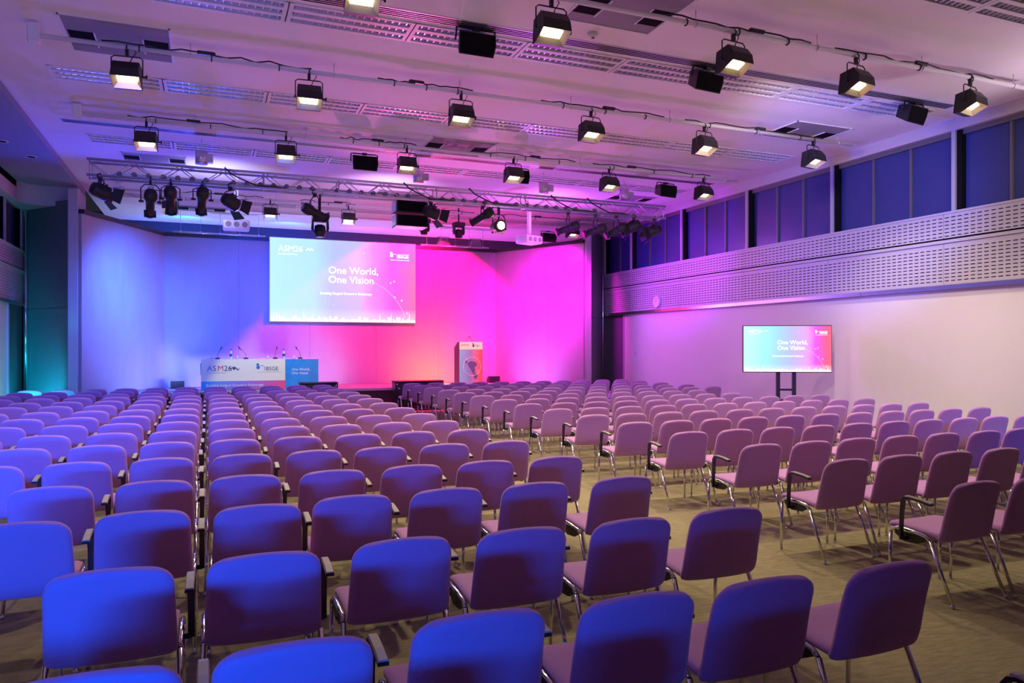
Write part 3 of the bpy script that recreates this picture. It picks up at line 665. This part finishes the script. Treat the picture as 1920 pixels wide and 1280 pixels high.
# ================================================================== SLIDE
SLIDE = [(0.0, (0.55, 0.93, 1.0)), (0.28, (0.52, 0.86, 1.0)), (0.42, (0.52, 0.60, 0.95)), (0.60, (0.62, 0.56, 0.98)), (0.70, (0.95, 0.30, 0.95)), (0.85, (1.0, 0.14, 0.85)), (1.0, (1.0, 0.22, 0.42))]
def slide(parent, W, H, yf, strength, stops):
    """slide content on a local XZ plane at y=yf facing -Y, centred"""
    m = ramp_mat('slide_glow', stops, -W / 2, W / 2, strength, haze=(-H / 2, -H * .33))
    MB().box(-W / 2, W / 2, yf, yf + .01, -H / 2, H / 2).build('screen_surface', m, parent)
    u = W / 4.32; y = yf - .004; rot = (R(90), 0, 0); Wm = M['whitelite']
    arc = MB(); pts = []
    for k in range(24):
        a = R(100) * k / 23 ; pts.append((W * .03 + W * .41 * sin(a) , y + .003, -H * .62 + H * .68 * cos(a)))
    for i in range(23):
        (xa, ya, za), (xb, yb, zb) = pts[i], pts[i + 1]; t = .006 * u
        if zb < -H / 2 + .02: break
        arc.box(min(xa, xb), max(xa, xb) + .002, ya - .001, ya, min(za, zb) - t, max(za, zb) + t) if False else arc.tube([(xa, ya, za), (xb, yb, zb)], .005 * u, 4)
    arc.build('arc_line', M['slide_line'], parent)
    dots = MB(); rr = random.Random(5)
    for (dx, dz, r) in ((.345, .02, .03), (.32, .0, .03), (.35, -.18, .032), (.40, -.22, .032), (.44, -.38, .035), (.13, .36, .03), (-.21, .05, .02), (-.30, -.13, .02), (-.17, -.09, .02), (-.15, .11, .02), (-.08, -.30, .02), (-.21, -.36, .025), (.14, .05, .02)):
        c = (dx * W, y, dz * H); dots.cyl((c[0], y + .003, c[2]), (c[0], y, c[2]), r * u, 10)
    dots.build('star_dots', M['slide_line'], parent)['kind'] = 'stuff'
    sky = MB(); x = -W / 2 + .01
    while x < W / 2 - .03 * u:
        w_ = rr.uniform(.02, .075) * u; h_ = rr.uniform(.03, .16) * u
        if rr.random() < .12:
            h_ = rr.uniform(.2, .36) * u; sky.add([(x, y, -H / 2), (x + w_ * .7, y, -H / 2), (x + w_ * .35, y, -H / 2 + h_)], [(0, 1, 2)])
        else: sky.add([(x, y, -H / 2), (x + w_, y, -H / 2), (x + w_, y, -H / 2 + h_), (x, y, -H / 2 + h_)], [(0, 1, 2, 3)])
        x += w_ + rr.uniform(0, .02) * u
    sky.build('city_skyline', Wm, parent)
    text('One World,', .30 * u, (-.50 * u, y, .23 * u), rot, Wm, parent, 'title_lettering', bold=.003 * u)
    text('One Vision', .30 * u, (-.50 * u, y, -.05 * u), rot, Wm, parent, 'title_lettering', bold=.003 * u)
    text('Breaking Surgical Ground in Endoscopy', .105 * u, (-.74 * u, y, -.40 * u), rot, Wm, parent, 'subtitle_lettering', bold=.0012 * u, sx=.92)
    text('ASM26', .24 * u, (-1.93 * u, y, .83 * u), rot, Wm, parent, 'event_lettering')
    text('Annual Scientific Meeting', .065 * u, (-1.93 * u, y, .73 * u), rot, Wm, parent, 'event_lettering', sx=.8)
    e = MB().tube([(-1.13 * u, y, .88 * u), (-1.08 * u, y, .95 * u), (-1.04 * u, y, .88 * u), (-.99 * u, y, .94 * u), (-.94 * u, y, .88 * u)], .014 * u, 5); e.build('creature_emblem', Wm, parent)
    emblem(parent, 1.38 * u, y, .86 * u, u, Wm)
    text('BSGE', .17 * u, (1.60 * u, y, .77 * u), rot, Wm, parent, 'society_lettering', bold=.004 * u, sx=.92)
    MB().box(1.38 * u, 1.98 * u, y, y + .002, .70 * u, .715 * u).build('underline', Wm, parent)
def emblem(parent, x, y, z, u, m):
    e = MB().cyl((x + .02 * u, y + .003, z + .06 * u), (x + .02 * u, y, z + .06 * u), .038 * u, 12).cyl((x + .03 * u, y + .003, z - .02 * u), (x + .03 * u, y, z - .02 * u), .050 * u, 12)
    e.tube([(x + .07 * u, y, z + .03 * u), (x + .15 * u, y, z + .03 * u), (x + .2 * u, y, z), (x + .2 * u, y, z - .1 * u)], .006 * u, 4)
    e.build('scope_emblem', m, parent)
M['slide_line'] = mat('slide_line', (0, 0, 0), 0.5, emit=(1.0, 0.72, 1.0), estr=1.0)
xs, zs_ = 3.845, 3.69
t = thing('projection_screen', 'large bright projected slide on the back wall of the stage', 'screen', (xs, 22.80, zs_))
MB().bbox((0, .06, 0), 4.36, .07, 2.47, .01).build('screen_frame', M['white'], t)
slide(t, 4.32, 2.43, 0.012, 1.0, SLIDE)

# ---- television on a stand
d_ = 15.0; r_ = .3665
tx, ty = d_ * (sin(.3855) + r_ * cos(.3855)), d_ * (cos(.3855) - r_ * sin(.3855))
zt0 = 1.71 - (698 - 651) * d_ / 1408; zt1 = 1.71 + (651 - 609.5) * d_ / 1408; Htv = zt1 - zt0; Wtv = Htv * 1.83
t = thing('television', 'wide flat television showing the slide beside the white wall', 'television', (tx, ty, (zt0 + zt1) / 2), (0, 0, -.50))
MB().bbox((0, .03, 0), Wtv, .05, Htv, .008).build('housing', M['blackp'], t)
slide(t, Wtv - .03, Htv - .03, -.006, 1.05, [(0.0, (0.60, 0.97, 1.0)), (0.25, (0.38, 0.95, 1.0)), (0.42, (0.42, 0.72, 0.95)), (0.55, (0.55, 0.55, 0.95)), (0.72, (0.85, 0.4, 0.95)), (0.82, (1.0, 0.10, 0.95)), (0.94, (1.0, 0.12, 0.3)), (1.0, (1.0, 0.14, 0.2))])
t = thing('television_stand', 'black two-post trolley stand under the television', 'stand', (tx, ty, 0), (0, 0, -.50))
for sx in (-1, 1):
    MB().box(sx * .155 - .035, sx * .155 + .035, .07, .14, .06, 1.55).build('post', M['blackp'], t)
    MB().bbox((sx * .155, .08, .045), .07, .75, .05, .01).build('foot', M['blackp'], t)
    for sy in (-.28, .44): MB().cyl((sx * .155 - .015, sy, .03), (sx * .155 + .015, sy, .03), .03, 10).build('caster', M['black'], t)
for z in (.50, .86, 1.3): MB().box(-.13, .13, .09, .12, z - .02, z + .02).build('crossbar', M['blackp'], t)
MB().bbox((0, -.02, .66), .52, .30, .025, .008).build('shelf', M['blackp'], t)

# ================================================================== TABLE, LECTERN
def bX(px, Y): return bx(px, Y, 600)[0]
Yt = 20.85
xa, xm, xb = bX(377, Yt), bX(535, Yt), bX(597, Yt); zt = 0.6 + 0.80
t = thing('panel_table', 'long stage table with printed cream and blue fronts', 'table', ((xa + xb) / 2, Yt, 0.6)); xc = (xa + xb) / 2
g1 = ramp_mat('printed_band', [(0.0, (0.02, 0.35, 0.60)), (0.5, (0.30, 0.18, 0.50)), (1.0, (0.85, 0.08, 0.20))], xa - xc, xm - xc)
MB().box(xa - xc, xb - xc, .01, .70, .77, .80).build('table_top', M['white'], t)
for sx in (xa - xc + .06, xm - xc, xb - xc - .06):
    for yy in (.1, .64): MB().box(sx - .02, sx + .02, yy - .02, yy + .02, 0, .77).build('leg', M['alu'], t)
p1 = MB().box(xa - xc, xm - xc - .004, -.012, .01, .235, .80).build('cream_front', M['cream'], t)
p2 = MB().box(xa - xc, xm - xc - .004, -.012, .01, .02, .233).build('printed_band', g1, t)
p3 = MB().box(xm - xc, xb - xc, -.012, .01, .02, .80).build('blue_front', M['bluecard'], t)
rot = (R(90), 0, 0); yy = -.015
sx0 = xa - xc
for ch, dx, m_ in (('A', 0, 'ink_teal'), ('S', .135, 'ink_navy'), ('M', .250, 'ink_red'), ('26', .405, 'ink_navy')):
    text(ch, .20, (sx0 + .14 + dx, yy, .50), rot, M[m_], p1, 'event_lettering')
text('Annual Scientific Meeting', .05, (sx0 + .14, yy, .44), rot, M['ink_grey'], p1, 'event_lettering', sx=.9)
MB().tube([(sx0 + .68, yy, .60), (sx0 + .72, yy, .55), (sx0 + .75, yy, .60), (sx0 + .79, yy, .53), (sx0 + .84, yy, .58), (sx0 + .89, yy, .52), (sx0 + .92, yy, .56)], .014, 5).cyl((sx0 + .80, yy + .002, .58), (sx0 + .80, yy - .002, .58), .03, 8).build('creature_emblem', M['ink_navy'], p1)
emblem(p1, sx0 + 1.36, yy, .60, .95, M['ink_teal'])
text('BSGE', .145, (sx0 + 1.58, yy, .50), rot, M['ink_navy'], p1, 'society_lettering', sx=.98)
MB().box(sx0 + 1.36, sx0 + 1.98, yy, yy + .002, .455, .462).build('underline', M['ink_grey'], p1)
text('Breaking Surgical Ground in Endoscopy', .088, (sx0 + .12, yy, .10), rot, M['ink_white'], p2, 'slogan_lettering')
text('One World,', .095, (xm - xc + .16, yy, .49), rot, M['ink_white'], p3, 'slogan_lettering')
text('One Vision', .095, (xm - xc + .16, yy, .39), rot, M['ink_white'], p3, 'slogan_lettering')
# microphones, bottles, glasses on the table
for px, lean, lab in ((408, .25, 'gooseneck microphone at the left end of the stage table'), (461, -.45, 'gooseneck microphone on the table after the first bottle'), (516, .12, 'gooseneck microphone on the table before the second bottle'), (563, -.28, 'gooseneck microphone at the right end of the stage table')):
    t = thing('table_microphone', lab, 'microphone', (bX(px, Yt + .3), Yt + .3, zt), group='gooseneck microphones on the table')
    MB().bbox((0, 0, .02), .12, .14, .04, .01).build('base', M['blackp'], t)
    MB().tube([(0, 0, .04), (0, 0, .12), (lean * .12, 0, .2), (lean * .3, 0, .26)], .006, 6).build('gooseneck', M['blackp'], t)
    MB().cyl((lean * .3, 0, .255), (lean * .42, 0, .33), .014, 8).build('microphone_head', M['blackp'], t)
for px, lab in ((433, 'water bottle with dark cap, left of the two on the stage table'), (532, 'water bottle with dark cap, right of the two on the stage table')):
    t = thing('water_bottle', lab, 'bottle', (bX(px, Yt + .25), Yt + .25, zt), group='water bottles on the stage table')
    MB().loft([[(r * cos(2 * pi * k / 14), r * sin(2 * pi * k / 14), z) for k in range(14)] for z, r in ((0, .034), (.01, .036), (.17, .036), (.205, .018), (.235, .016))], True, True).build('glass_body', M['water'], t)
    MB().cyl((0, 0, .235), (0, 0, .262), .02, 12).build('cap', M['ink_navy'], t); MB().cyl((0, 0, .07), (0, 0, .14), .037, 14).build('bottle_label', M['ink_navy'], t)
for px, lab in ((398, 'first'), (445, 'second'), (502, 'third'), (551, 'fourth')):
    t = thing('drinking_glass', '%s upturned drinking glass from the left on the stage table' % lab, 'glass', (bX(px, Yt + .2), Yt + .2, zt), group='glasses on the stage table')
    MB().loft([[(r * cos(2 * pi * k / 12), r * sin(2 * pi * k / 12), z) for k in range(12)] for z, r in ((0, .035), (.09, .028))], True, True).build('tumbler', M['water'], t)
# lectern
Yl = 20.95; la, lb = bX(861.5, Yl), bX(904.5, Yl); lw = (lb - la) / 2; zl = bx(883, Yl, 641)[1] - 0.6
t = thing('lectern', 'tall lectern with a printed globe front on the red side of the stage', 'lectern', ((la + lb) / 2, Yl, 0.6))
MB().prism([(0.012, 0), (.50, 0), (.50, zl - .16), (.18, zl), (0.012, zl)], -lw, lw, 'x').build('body', mat('lectern_side', (.06, .03, .10), .5), t)
g2 = ramp_mat('lectern_print', [(0.0, (0.18, 0.55, 0.66)), (0.45, (0.20, 0.25, 0.50)), (0.75, (0.60, 0.16, 0.22)), (1.0, (0.92, 0.10, 0.05))], -lw, lw)
MB().box(-lw, lw, -.008, .012, 0, zl * .825).build('printed_front', g2, t)
h = MB().box(-lw, lw, -.010, .012, zl * .827, zl).build('cream_header', M['cream'], t)
text('ASM26', .085, (-lw + .05, -.012, zl * .91), rot, M['ink_navy'], h, 'event_lettering')
emblem(h, .05, -.012, zl * .92, .7, M['ink_navy']); text('BSGE', .06, (.14, -.012, zl * .90), rot, M['ink_teal'], h, 'society_lettering')
MB().ring((0.03, -.010, zl * .43), .27, .004, 'y', 32).build('globe_outline', M['ink_white'], t)
gm = MB(); rr = random.Random(2)
for (cx, cz, pts) in ((.05, .62, ((-.16, .02), (-.05, .08), (.10, .05), (.14, -.04), (.06, -.10), (.08, -.22), (0, -.30), (-.06, -.16), (-.14, -.06))), (.12, .30, ((-.05, .05), (.05, .04), (.09, -.04), (.02, -.15), (-.03, -.08))), (-.12, .66, ((-.06, .05), (.0, .06), (-.02, -.05), (-.07, -.03)))):
    gm.add([(cx + a, -.010, cz * zl * .8 + b) for a, b in pts], [tuple(range(len(pts)))])
gm.build('globe_continents', mat('ink_slate', (.10, .08, .22), .5), t)
gd = MB()
for k in range(34):
    a = rr.uniform(0, 2 * pi); q = rr.uniform(.16, .30); gd.cyl((.03 + q * cos(a), -.009, zl * .43 + q * 1.1 * sin(a)), (.03 + q * cos(a), -.012, zl * .43 + q * 1.1 * sin(a)), rr.uniform(.004, .009), 6)
gd.build('star_dots', M['ink_white'], t)['kind'] = 'stuff'
for sx in (-1, 1): MB().tube([(sx * .11, .2, zl - .01), (sx * .06, .18, zl + .08), (sx * -.0 + sx * .015, .16, zl + .15)], .006, 6).cyl((sx * .015, .16, zl + .15), (sx * .03, .15, zl + .17), .012, 8).build('gooseneck_microphone', M['blackp'], t)
# floor uplighters and stage wedges
for px, Y, py, lab in ((333, 22.2, 721, 'dark box uplighter at the left foot of the back wall'), (925, 22.2, 709, 'dark box uplighter at the right foot of the back wall')):
    t = thing('floor_uplighter', lab, 'stage light', (bX(px, Y), Y, 0.6))
    MB().prism([(-.14, 0), (.14, 0), (.14, .10), (.02, .20), (-.14, .20)], -.17, .17, 'x').build('housing', M['black'], t)
    MB().add([(-.15, .136, .11), (.15, .135, .11), (.15, .03, .20), (-.15, .03, .20)], [(0, 1, 2, 3)]).build('front_glass', M['lens'], t)
# low black cases in front of the stage
for pa, pb, lab in ((563, 634, 'low black case with white corner spots in front of the stage table'), (741, 832, 'low black case before the stage, beside the aisle chairs')):
    Y = 19.85; a, b = bX(pa, Y), bX(pb, Y)
    t = thing('black_case', lab, 'case', ((a + b) / 2, Y, 0)); w_ = (b - a) / 2
    MB().bbox((0, .2, .40), 2 * w_, .40, .72, .012).build('body', M['blackp'], t)
    MB().bbox((0, .2, .785), 2 * w_ + .01, .42, .04, .008).build('lid', M['black'], t)
    for sx in (-1, 1):
        MB().cyl((sx * (w_ - .05), -.002, .72), (sx * (w_ - .05), -.010, .72), .022, 10).build('corner_spot', M['white'], t)
        MB().box(sx * w_ - sx * .1 - .05, sx * w_ - sx * .1 + .05, 0.1, .3, 0, .042).build('foot', M['black'], t)

# wall details
x_ = XR - 0.03
t = thing('wall_clock', 'round white wall clock on the slotted gallery front', 'clock', (XR, 18.35, 2.97))
yk = 17.98; t.location = (XR, yk, 2.985)
MB().cyl((-.05, 0, 0), (0, 0, 0), .17, 24).build('case', M['white'], t); MB().ring((-.052, 0, 0), .165, .008, 'x', 24).build('rim', M['perf'], t)
MB().box(-.054, -.051, -.004, .004, 0, .11).box(-.054, -.051, 0, .075, -.004, .004).build('hands', M['black'], t)
t = thing('wall_switch', 'small pale switch plate on the white wall near the stage', 'switch', (XR + .08, 19.25, 1.52))
MB().bbox((-.01, 0, 0), .02, .09, .13, .005).build('plate', M['white'], t); MB().box(-.026, -.02, -.02, .02, -.03, .03).build('rocker', M['perf'], t)
for k, (x, y) in enumerate(((-3.45, 16.1), (-3.2, 17.2))):
    t = thing('recessed_downlight', ('nearer' if k == 0 else 'farther') + ' small recessed downlight in the blue side ceiling', 'downlight', (x, y, 5.45), group='downlights in the side ceiling')
    MB().ring((0, 0, 0), .09, .012, 'z', 20).build('trim_ring', M['white'], t); MB().cyl((0, 0, .0), (0, 0, -.006), .08, 16).build('recess', M['dark'], t)

# ================================================================== CHAIRS
def shell(prof, W, T, nu=12, taper=None, corner=None, curve=0.0):
    """upholstered pad: prof = centre line of (y, z) points; W(v) half width; closed pillow-edged surface"""
    n = len(prof); P = [Vector(p) for p in prof]; V = []; F = []
    nor = []
    for i in range(n):
        t_ = (P[min(i + 1, n - 1)] - P[max(i - 1, 0)]).normalized(); nor.append(Vector((-t_.y, t_.x)))
    def edge(e): return max(0.0, 1 - e ** 6) ** .5
    for side_ in (1, -1):
        for i in range(n):
            v = i / (n - 1); hw = W(v)
            for j in range(nu + 1):
                u = -1 + 2 * j / nu; uu = math.copysign(abs(u) ** .8, u)
                ev = abs(2 * v - 1); th = T * (.28 + .72 * edge(abs(uu)) * edge(ev)) * .5
                c = curve * (uu * uu) * hw
                q = P[i] + nor[i] * (side_ * th + c)
                V.append((uu * hw, q.x, q.y))
    N = n * (nu + 1)
    for i in range(n - 1):
        for j in range(nu):
            a = i * (nu + 1) + j; b = a + 1; c = a + nu + 2; d = a + nu + 1
            F.append((a, b, c, d)); F.append((N + a, N + d, N + c, N + b))
    for i in range(n - 1):
        for j in (0, nu):
            a = i * (nu + 1) + j; d = a + nu + 1
            F.append((a, d, N + d, N + a) if j == 0 else (a, N + a, N + d, d))
    for j in range(nu):
        a = j; F.append((a, N + a, N + a + 1, a + 1)); a = (n - 1) * (nu + 1) + j; F.append((a, a + 1, N + a + 1, N + a))
    return MB().add(V, F, True)
def interp(pts, n):
    out = []
    L = [0]
    for i in range(len(pts) - 1): L.append(L[-1] + math.dist(pts[i], pts[i + 1]))
    for k in range(n):
        s = L[-1] * k / (n - 1); i = max(j for j in range(len(L) - 1) if L[j] <= s + 1e-9)
        f = (s - L[i]) / (L[i + 1] - L[i]); out.append(tuple(a + (b - a) * f for a, b in zip(pts[i], pts[i + 1])))
    return out
def cr(pts, n=6):
    out = []
    for i in range(len(pts) - 1):
        p0, p1, p2, p3 = [Vector(pts[max(0, min(len(pts) - 1, i + k))]) for k in (-1, 0, 1, 2)]
        for k in range(n):
            t = k / n; out.append(tuple(.5 * ((2 * p1) + (-p0 + p2) * t + (2 * p0 - 5 * p1 + 4 * p2 - p3) * t * t + (-p0 + 3 * p1 - 3 * p2 + p3) * t ** 3)))
    out.append(tuple(pts[-1])); return out
def Wback(v):
    w = .250 - .014 * v
    r = .085; top = (1 - v) * .41
    if top < r: w -= r * (1 - math.sqrt(max(0, 1 - ((r - top) / r) ** 2))) * .95
    if v * .41 < .03: w -= .03 * (1 - math.sqrt(max(0, 1 - ((.03 - v * .41) / .03) ** 2)))
    return w
backp = interp(cr([(.115, .405), (.085, .45), (.066, .53), (.045, .63), (.018, .735), (-.008, .815)]), 30)
# denser sampling near the rounded top
L_ = [i / 29 for i in range(30)]
def resample(prof, ts):
    out = []
    for t in ts:
        x = t * (len(prof) - 1); i = min(int(x), len(prof) - 2); f = x - i; out.append(tuple(a + (b - a) * f for a, b in zip(prof[i], prof[i + 1])))
    return out
ts = [0, .02, .05, .1, .2, .32, .45, .58, .70, .77, .83, .88, .92, .95, .975, .99, 1.0]
class TS: pass
def shell_ts(prof, ts, W, T, curve, arch=0.0):
    P = [Vector(p) for p in resample(prof, ts)]; n = len(P); nu = 12; V = []; F = []
    for side_ in (1, -1):
        for i in range(n):
            t_ = (P[min(i + 1, n - 1)] - P[max(i - 1, 0)]).normalized(); nor = Vector((-t_.y, t_.x)); v = ts[i]; hw = W(v)
            for j in range(nu + 1):
                u = -1 + 2 * j / nu; uu = math.sin(u * pi / 2) * .55 + u * .45
                e1 = max(0, 1 - abs(uu) ** 10) ** .5; e2 = max(0, 1 - abs(2 * v - 1) ** 16) ** .5
                th = T * .5 * (.38 + .62 * e1 * e2); q = P[i] + nor * (side_ * th - curve * uu * uu)
                V.append((uu * hw, q.x, q.y - arch * uu * uu * max(0, v - .5) * 2))
    N = n * (nu + 1)
    for i in range(n - 1):
        for j in range(nu):
            a = i * (nu + 1) + j; b = a + 1; c = a + nu + 2; d = a + nu + 1
            F.append((a, b, c, d)); F.append((N + a, N + d, N + c, N + b))
        for j in (0, nu):
            a = i * (nu + 1) + j; d = a + nu + 1; F.append((a, d, N + d, N + a) if j == 0 else (a, N + a, N + d, d))
    for j in range(nu):
        a = j; F.append((a, N + a, N + a + 1, a + 1)); a = (n - 1) * (nu + 1) + j; F.append((a, a + 1, N + a + 1, N + a))
    return MB().add(V, F, True)
def Wseat(v):
    w = .238
    r = .07; f = (1 - v) * .42
    if f < r: w -= r * (1 - math.sqrt(max(0, 1 - ((r - f) / r) ** 2))) * .9
    return w
seatp = cr([(.088, .445), (.10, .425), (.14, .428), (.25, .438), (.36, .448), (.44, .452), (.49, .445), (.505, .43)])
me_back = shell_ts(backp, ts, Wback, .05, .010, .016).mesh('backrest', M['fabric'])
me_seat = shell_ts(seatp, [0, .04, .1, .18, .3, .45, .6, .72, .82, .88, .93, .97, 1.0], Wseat, .048, -.006).mesh('seat', M['fabric'])
def rail(s): return MB().tube([(s * .252, .475, .40), (s * .252, .455, .432), (s * .252, .40, .447), (s * .252, .30, .438), (s * .252, .20, .425), (s * .252, .165, .40)], .0125, 8)
def fleg(s): return MB().tube([(s * .252, .475, .40), (s * .256, .482, .02)], [.0125, .0105], 8).cyl((s * .256, .482, .02), (s * .256, .482, 0), .012, 8)
def rleg(s): return MB().tube([(s * .252, .165, .40), (s * .262, -.002, .02)], [.0135, .011], 8).cyl((s * .262, -.003, .022), (s * .262, -.006, 0), .013, 8)
def bracket(s): return MB().prism([(.18, .40), (.25, .365), (.36, .358), (.44, .40), (.44, .425), (.2, .42)], s * .252 - .006, s * .252 + .006, 'x').cyl((s * .246, .40, .40), (s * .262, .40, .40), .008, 6).cyl((s * .246, .30, .385), (s * .262, .30, .385), .008, 6)
def arm(s, x=.292):
    P = [(.355, .375), (.358, .42), (.352, .55), (.342, .645), (.325, .668), (.295, .675), (.20, .668), (.12, .655)]; o = MB(); n = len(P); w = .019; rings = []
    for i in range(n):
        a, b = Vector(P[max(0, i - 1)]), Vector(P[min(n - 1, i + 1)]); t = (b - a).normalized(); nn = Vector((-t.y, t.x)) * .007
        p = Vector(P[i]); ww = w if i > 2 else .015
        rings.append([(s * x - ww, *(p - nn)), (s * x + ww, *(p - nn)), (s * x + ww, *(p + nn)), (s * x - ww, *(p + nn))])
    o.loft(rings); o.box(min(s * .25, s * x), max(s * .25, s * x), .335, .375, .375, .40); return o
def pad(s, x=.292):
    P = [(.318, .684), (.295, .686), (.20, .679), (.122, .666)]; o = MB(); rings = []
    for p in P: rings.append([(s * x - .018, p[0], p[1] - .004), (s * x + .018, p[0], p[1] - .004), (s * x + .015, p[0], p[1] + .003), (s * x - .015, p[0], p[1] + .003)])
    return o.loft(rings)
ME = {'rail': [rail(s).mesh('side_rail', M['chrome']) for s in (-1, 1)], 'fleg': [fleg(s).mesh('leg', M['chrome']) for s in (-1, 1)], 'rleg': [rleg(s).mesh('leg', M['chrome']) for s in (-1, 1)],
      'br': [bracket(s).mesh('linking_bracket', M['black']) for s in (-1, 1)], 'arm': {s: arm(s).mesh('armrest', M['black']) for s in (-1, 1)}, 'pad': {s: pad(s).mesh('arm_pad', M['armpad']) for s in (-1, 1)}}
me_frame = []
for s in (-1, 1):
    fm = MB()
    for q in (rail(s), fleg(s), rleg(s)): fm.add(q.v, q.f, True)
    me_frame.append(fm.mesh('side_frame', M['chrome']))
def ob(name, me, parent):
    o = bpy.data.objects.new(name, me); C.objects.link(o); o.parent = parent; return o
def make_chair(full, arms):
    t = thing('conference_chair', 'x', 'chair')
    ob('backrest', me_back, t); ob('seat', me_seat, t)
    if full:
        for k in (0, 1): ob('side_rail', ME['rail'][k], t); ob('leg', ME['fleg'][k], t); ob('leg', ME['rleg'][k], t)
        for k in (0, 1): ob('linking_bracket', ME['br'][k], t)
    else:
        for k in (0, 1): ob('side_frame', me_frame[k], t)
    for s in arms: a = ob('armrest', ME['arm'][s], t); ob('arm_pad', ME['pad'][s], a)
    return t
protos = {}
def put_chair(x, y, rz, full, arms, label, group):
    key = (full, arms)
    if key not in protos:
        t = make_chair(full, arms); protos[key] = (t, tree_of(t)); o = t
        o.location = (x, y, 0); o.rotation_euler = (0, 0, rz); o['label'] = label
        if group: o['group'] = group
        return o
    return dup(protos[key][0], (x, y, 0), (0, 0, rz), label, group, protos[key][1])
YR = [2.38, 3.47, 4.56, 5.58, 6.70, 7.80, 8.85, 9.92, 10.98, 12.05, 13.19, 14.22, 15.28, 16.37, 17.37, 18.35]
SC, CC = sin(.3855), cos(.3855)
def prj(X, Y, Z):
    d = X * SC + Y * CC; s = X * CC - Y * SC; return 960 + 1408 * s / d, 651 - 1408 * (Z - 1.71) / d
def unprj(px, py, z=.815):
    d = 1408 * (1.71 - z) / (py - 651); s = (px - 960) / 1408 * d; return d * SC + s * CC, d * CC - s * SC
FIX = {}   # chairs of the nearest rows, measured one by one
for (blk, c, r, px, py) in (('L', 0, 0, 1678, 1055), ('L', 1, 0, 1442, 1084), ('L', 2, 0, 1203, 1114), ('L', 3, 0, 905, 1148), ('L', 4, 0, 555, 1203), ('L', 5, 0, 165, 1262),
                            ('L', 0, 1, 1368, 952), ('L', 1, 1, 1189, 972), ('L', 2, 1, 983, 990), ('L', 3, 1, 758, 1009), ('L', 4, 1, 498, 1037), ('L', 5, 1, 205, 1067),
                            ('L', 0, 2, 1170, 893), ('L', 6, 2, 32, 980), ('L', 5, 2, 268, 958), ('L', 4, 2, 485, 946)):
    FIX[(blk, r, c)] = unprj(px, py)
nc = 0
nw = ['', 'second', 'third', 'fourth', 'fifth', 'sixth', 'seventh', 'eighth', 'ninth', 'tenth', 'eleventh']
for blk in 'LR':
    for r in range(15, -1, -1):
        for c in range(11):
            X = 2.66 - .5996 * c if blk == 'L' else 4.768 + .5996 * c
            Y = YR[r]
            if blk == 'L' and r >= 13: X -= .10
            if (blk, r, c) in FIX: X, Y = FIX[(blk, r, c)]
            elif blk == 'L' and r <= 2: X -= .04
            if blk == 'R' and r in (9, 10) and c > 8: continue
            px, py = prj(X, Y, .5); pt = prj(X, Y, .815)[1]
            if px < -90 or px > 2010 or pt > 1290: continue
            rr = random.Random(r * 31 + c * 7 + (500 if blk == 'R' else 0))
            if (blk, r, c) not in FIX: X += rr.uniform(-.012, .012); Y += rr.uniform(-.015, .015)
            full = r <= 7
            arms = (1,)
            if blk == 'R' and c == 0: arms = (-1, 1)
            row = ordn[15 - r]
            seat = 'aisle seat' if c == 0 else '%s seat from aisle' % nw[c]
            side_ = 'block facing the stage table' if blk == 'L' else 'block beside the television'
            rows_ = 'front row by the stage' if r == 15 else '%s row from the stage' % row
            lab = 'lilac chair, %s, %s, %s' % (rows_, seat, side_)
            put_chair(X, Y, rr.uniform(-.02, .02), full, arms, lab, 'lilac conference chairs in rows'); nc += 1
print('chairs', nc)
# the next row back, beside and behind the camera
for c in range(1, 9):
    X = 2.66 - .5996 * c
    put_chair(X, 1.28, 0, False, (1,), 'lilac chair, rearmost row, %s seat from aisle, block facing the stage table' % nw[c], 'lilac conference chairs in rows')
# four chairs behind the stage table, facing the hall
for k, px in enumerate((399, 455, 499, 557)):
    o = put_chair(bX(px, 22.0), 22.0, pi, False, (1,), '%s chair from the left behind the stage table, only its top showing' % pos[k], 'chairs behind the stage table'); o.location.z = 0.6; nc += 1
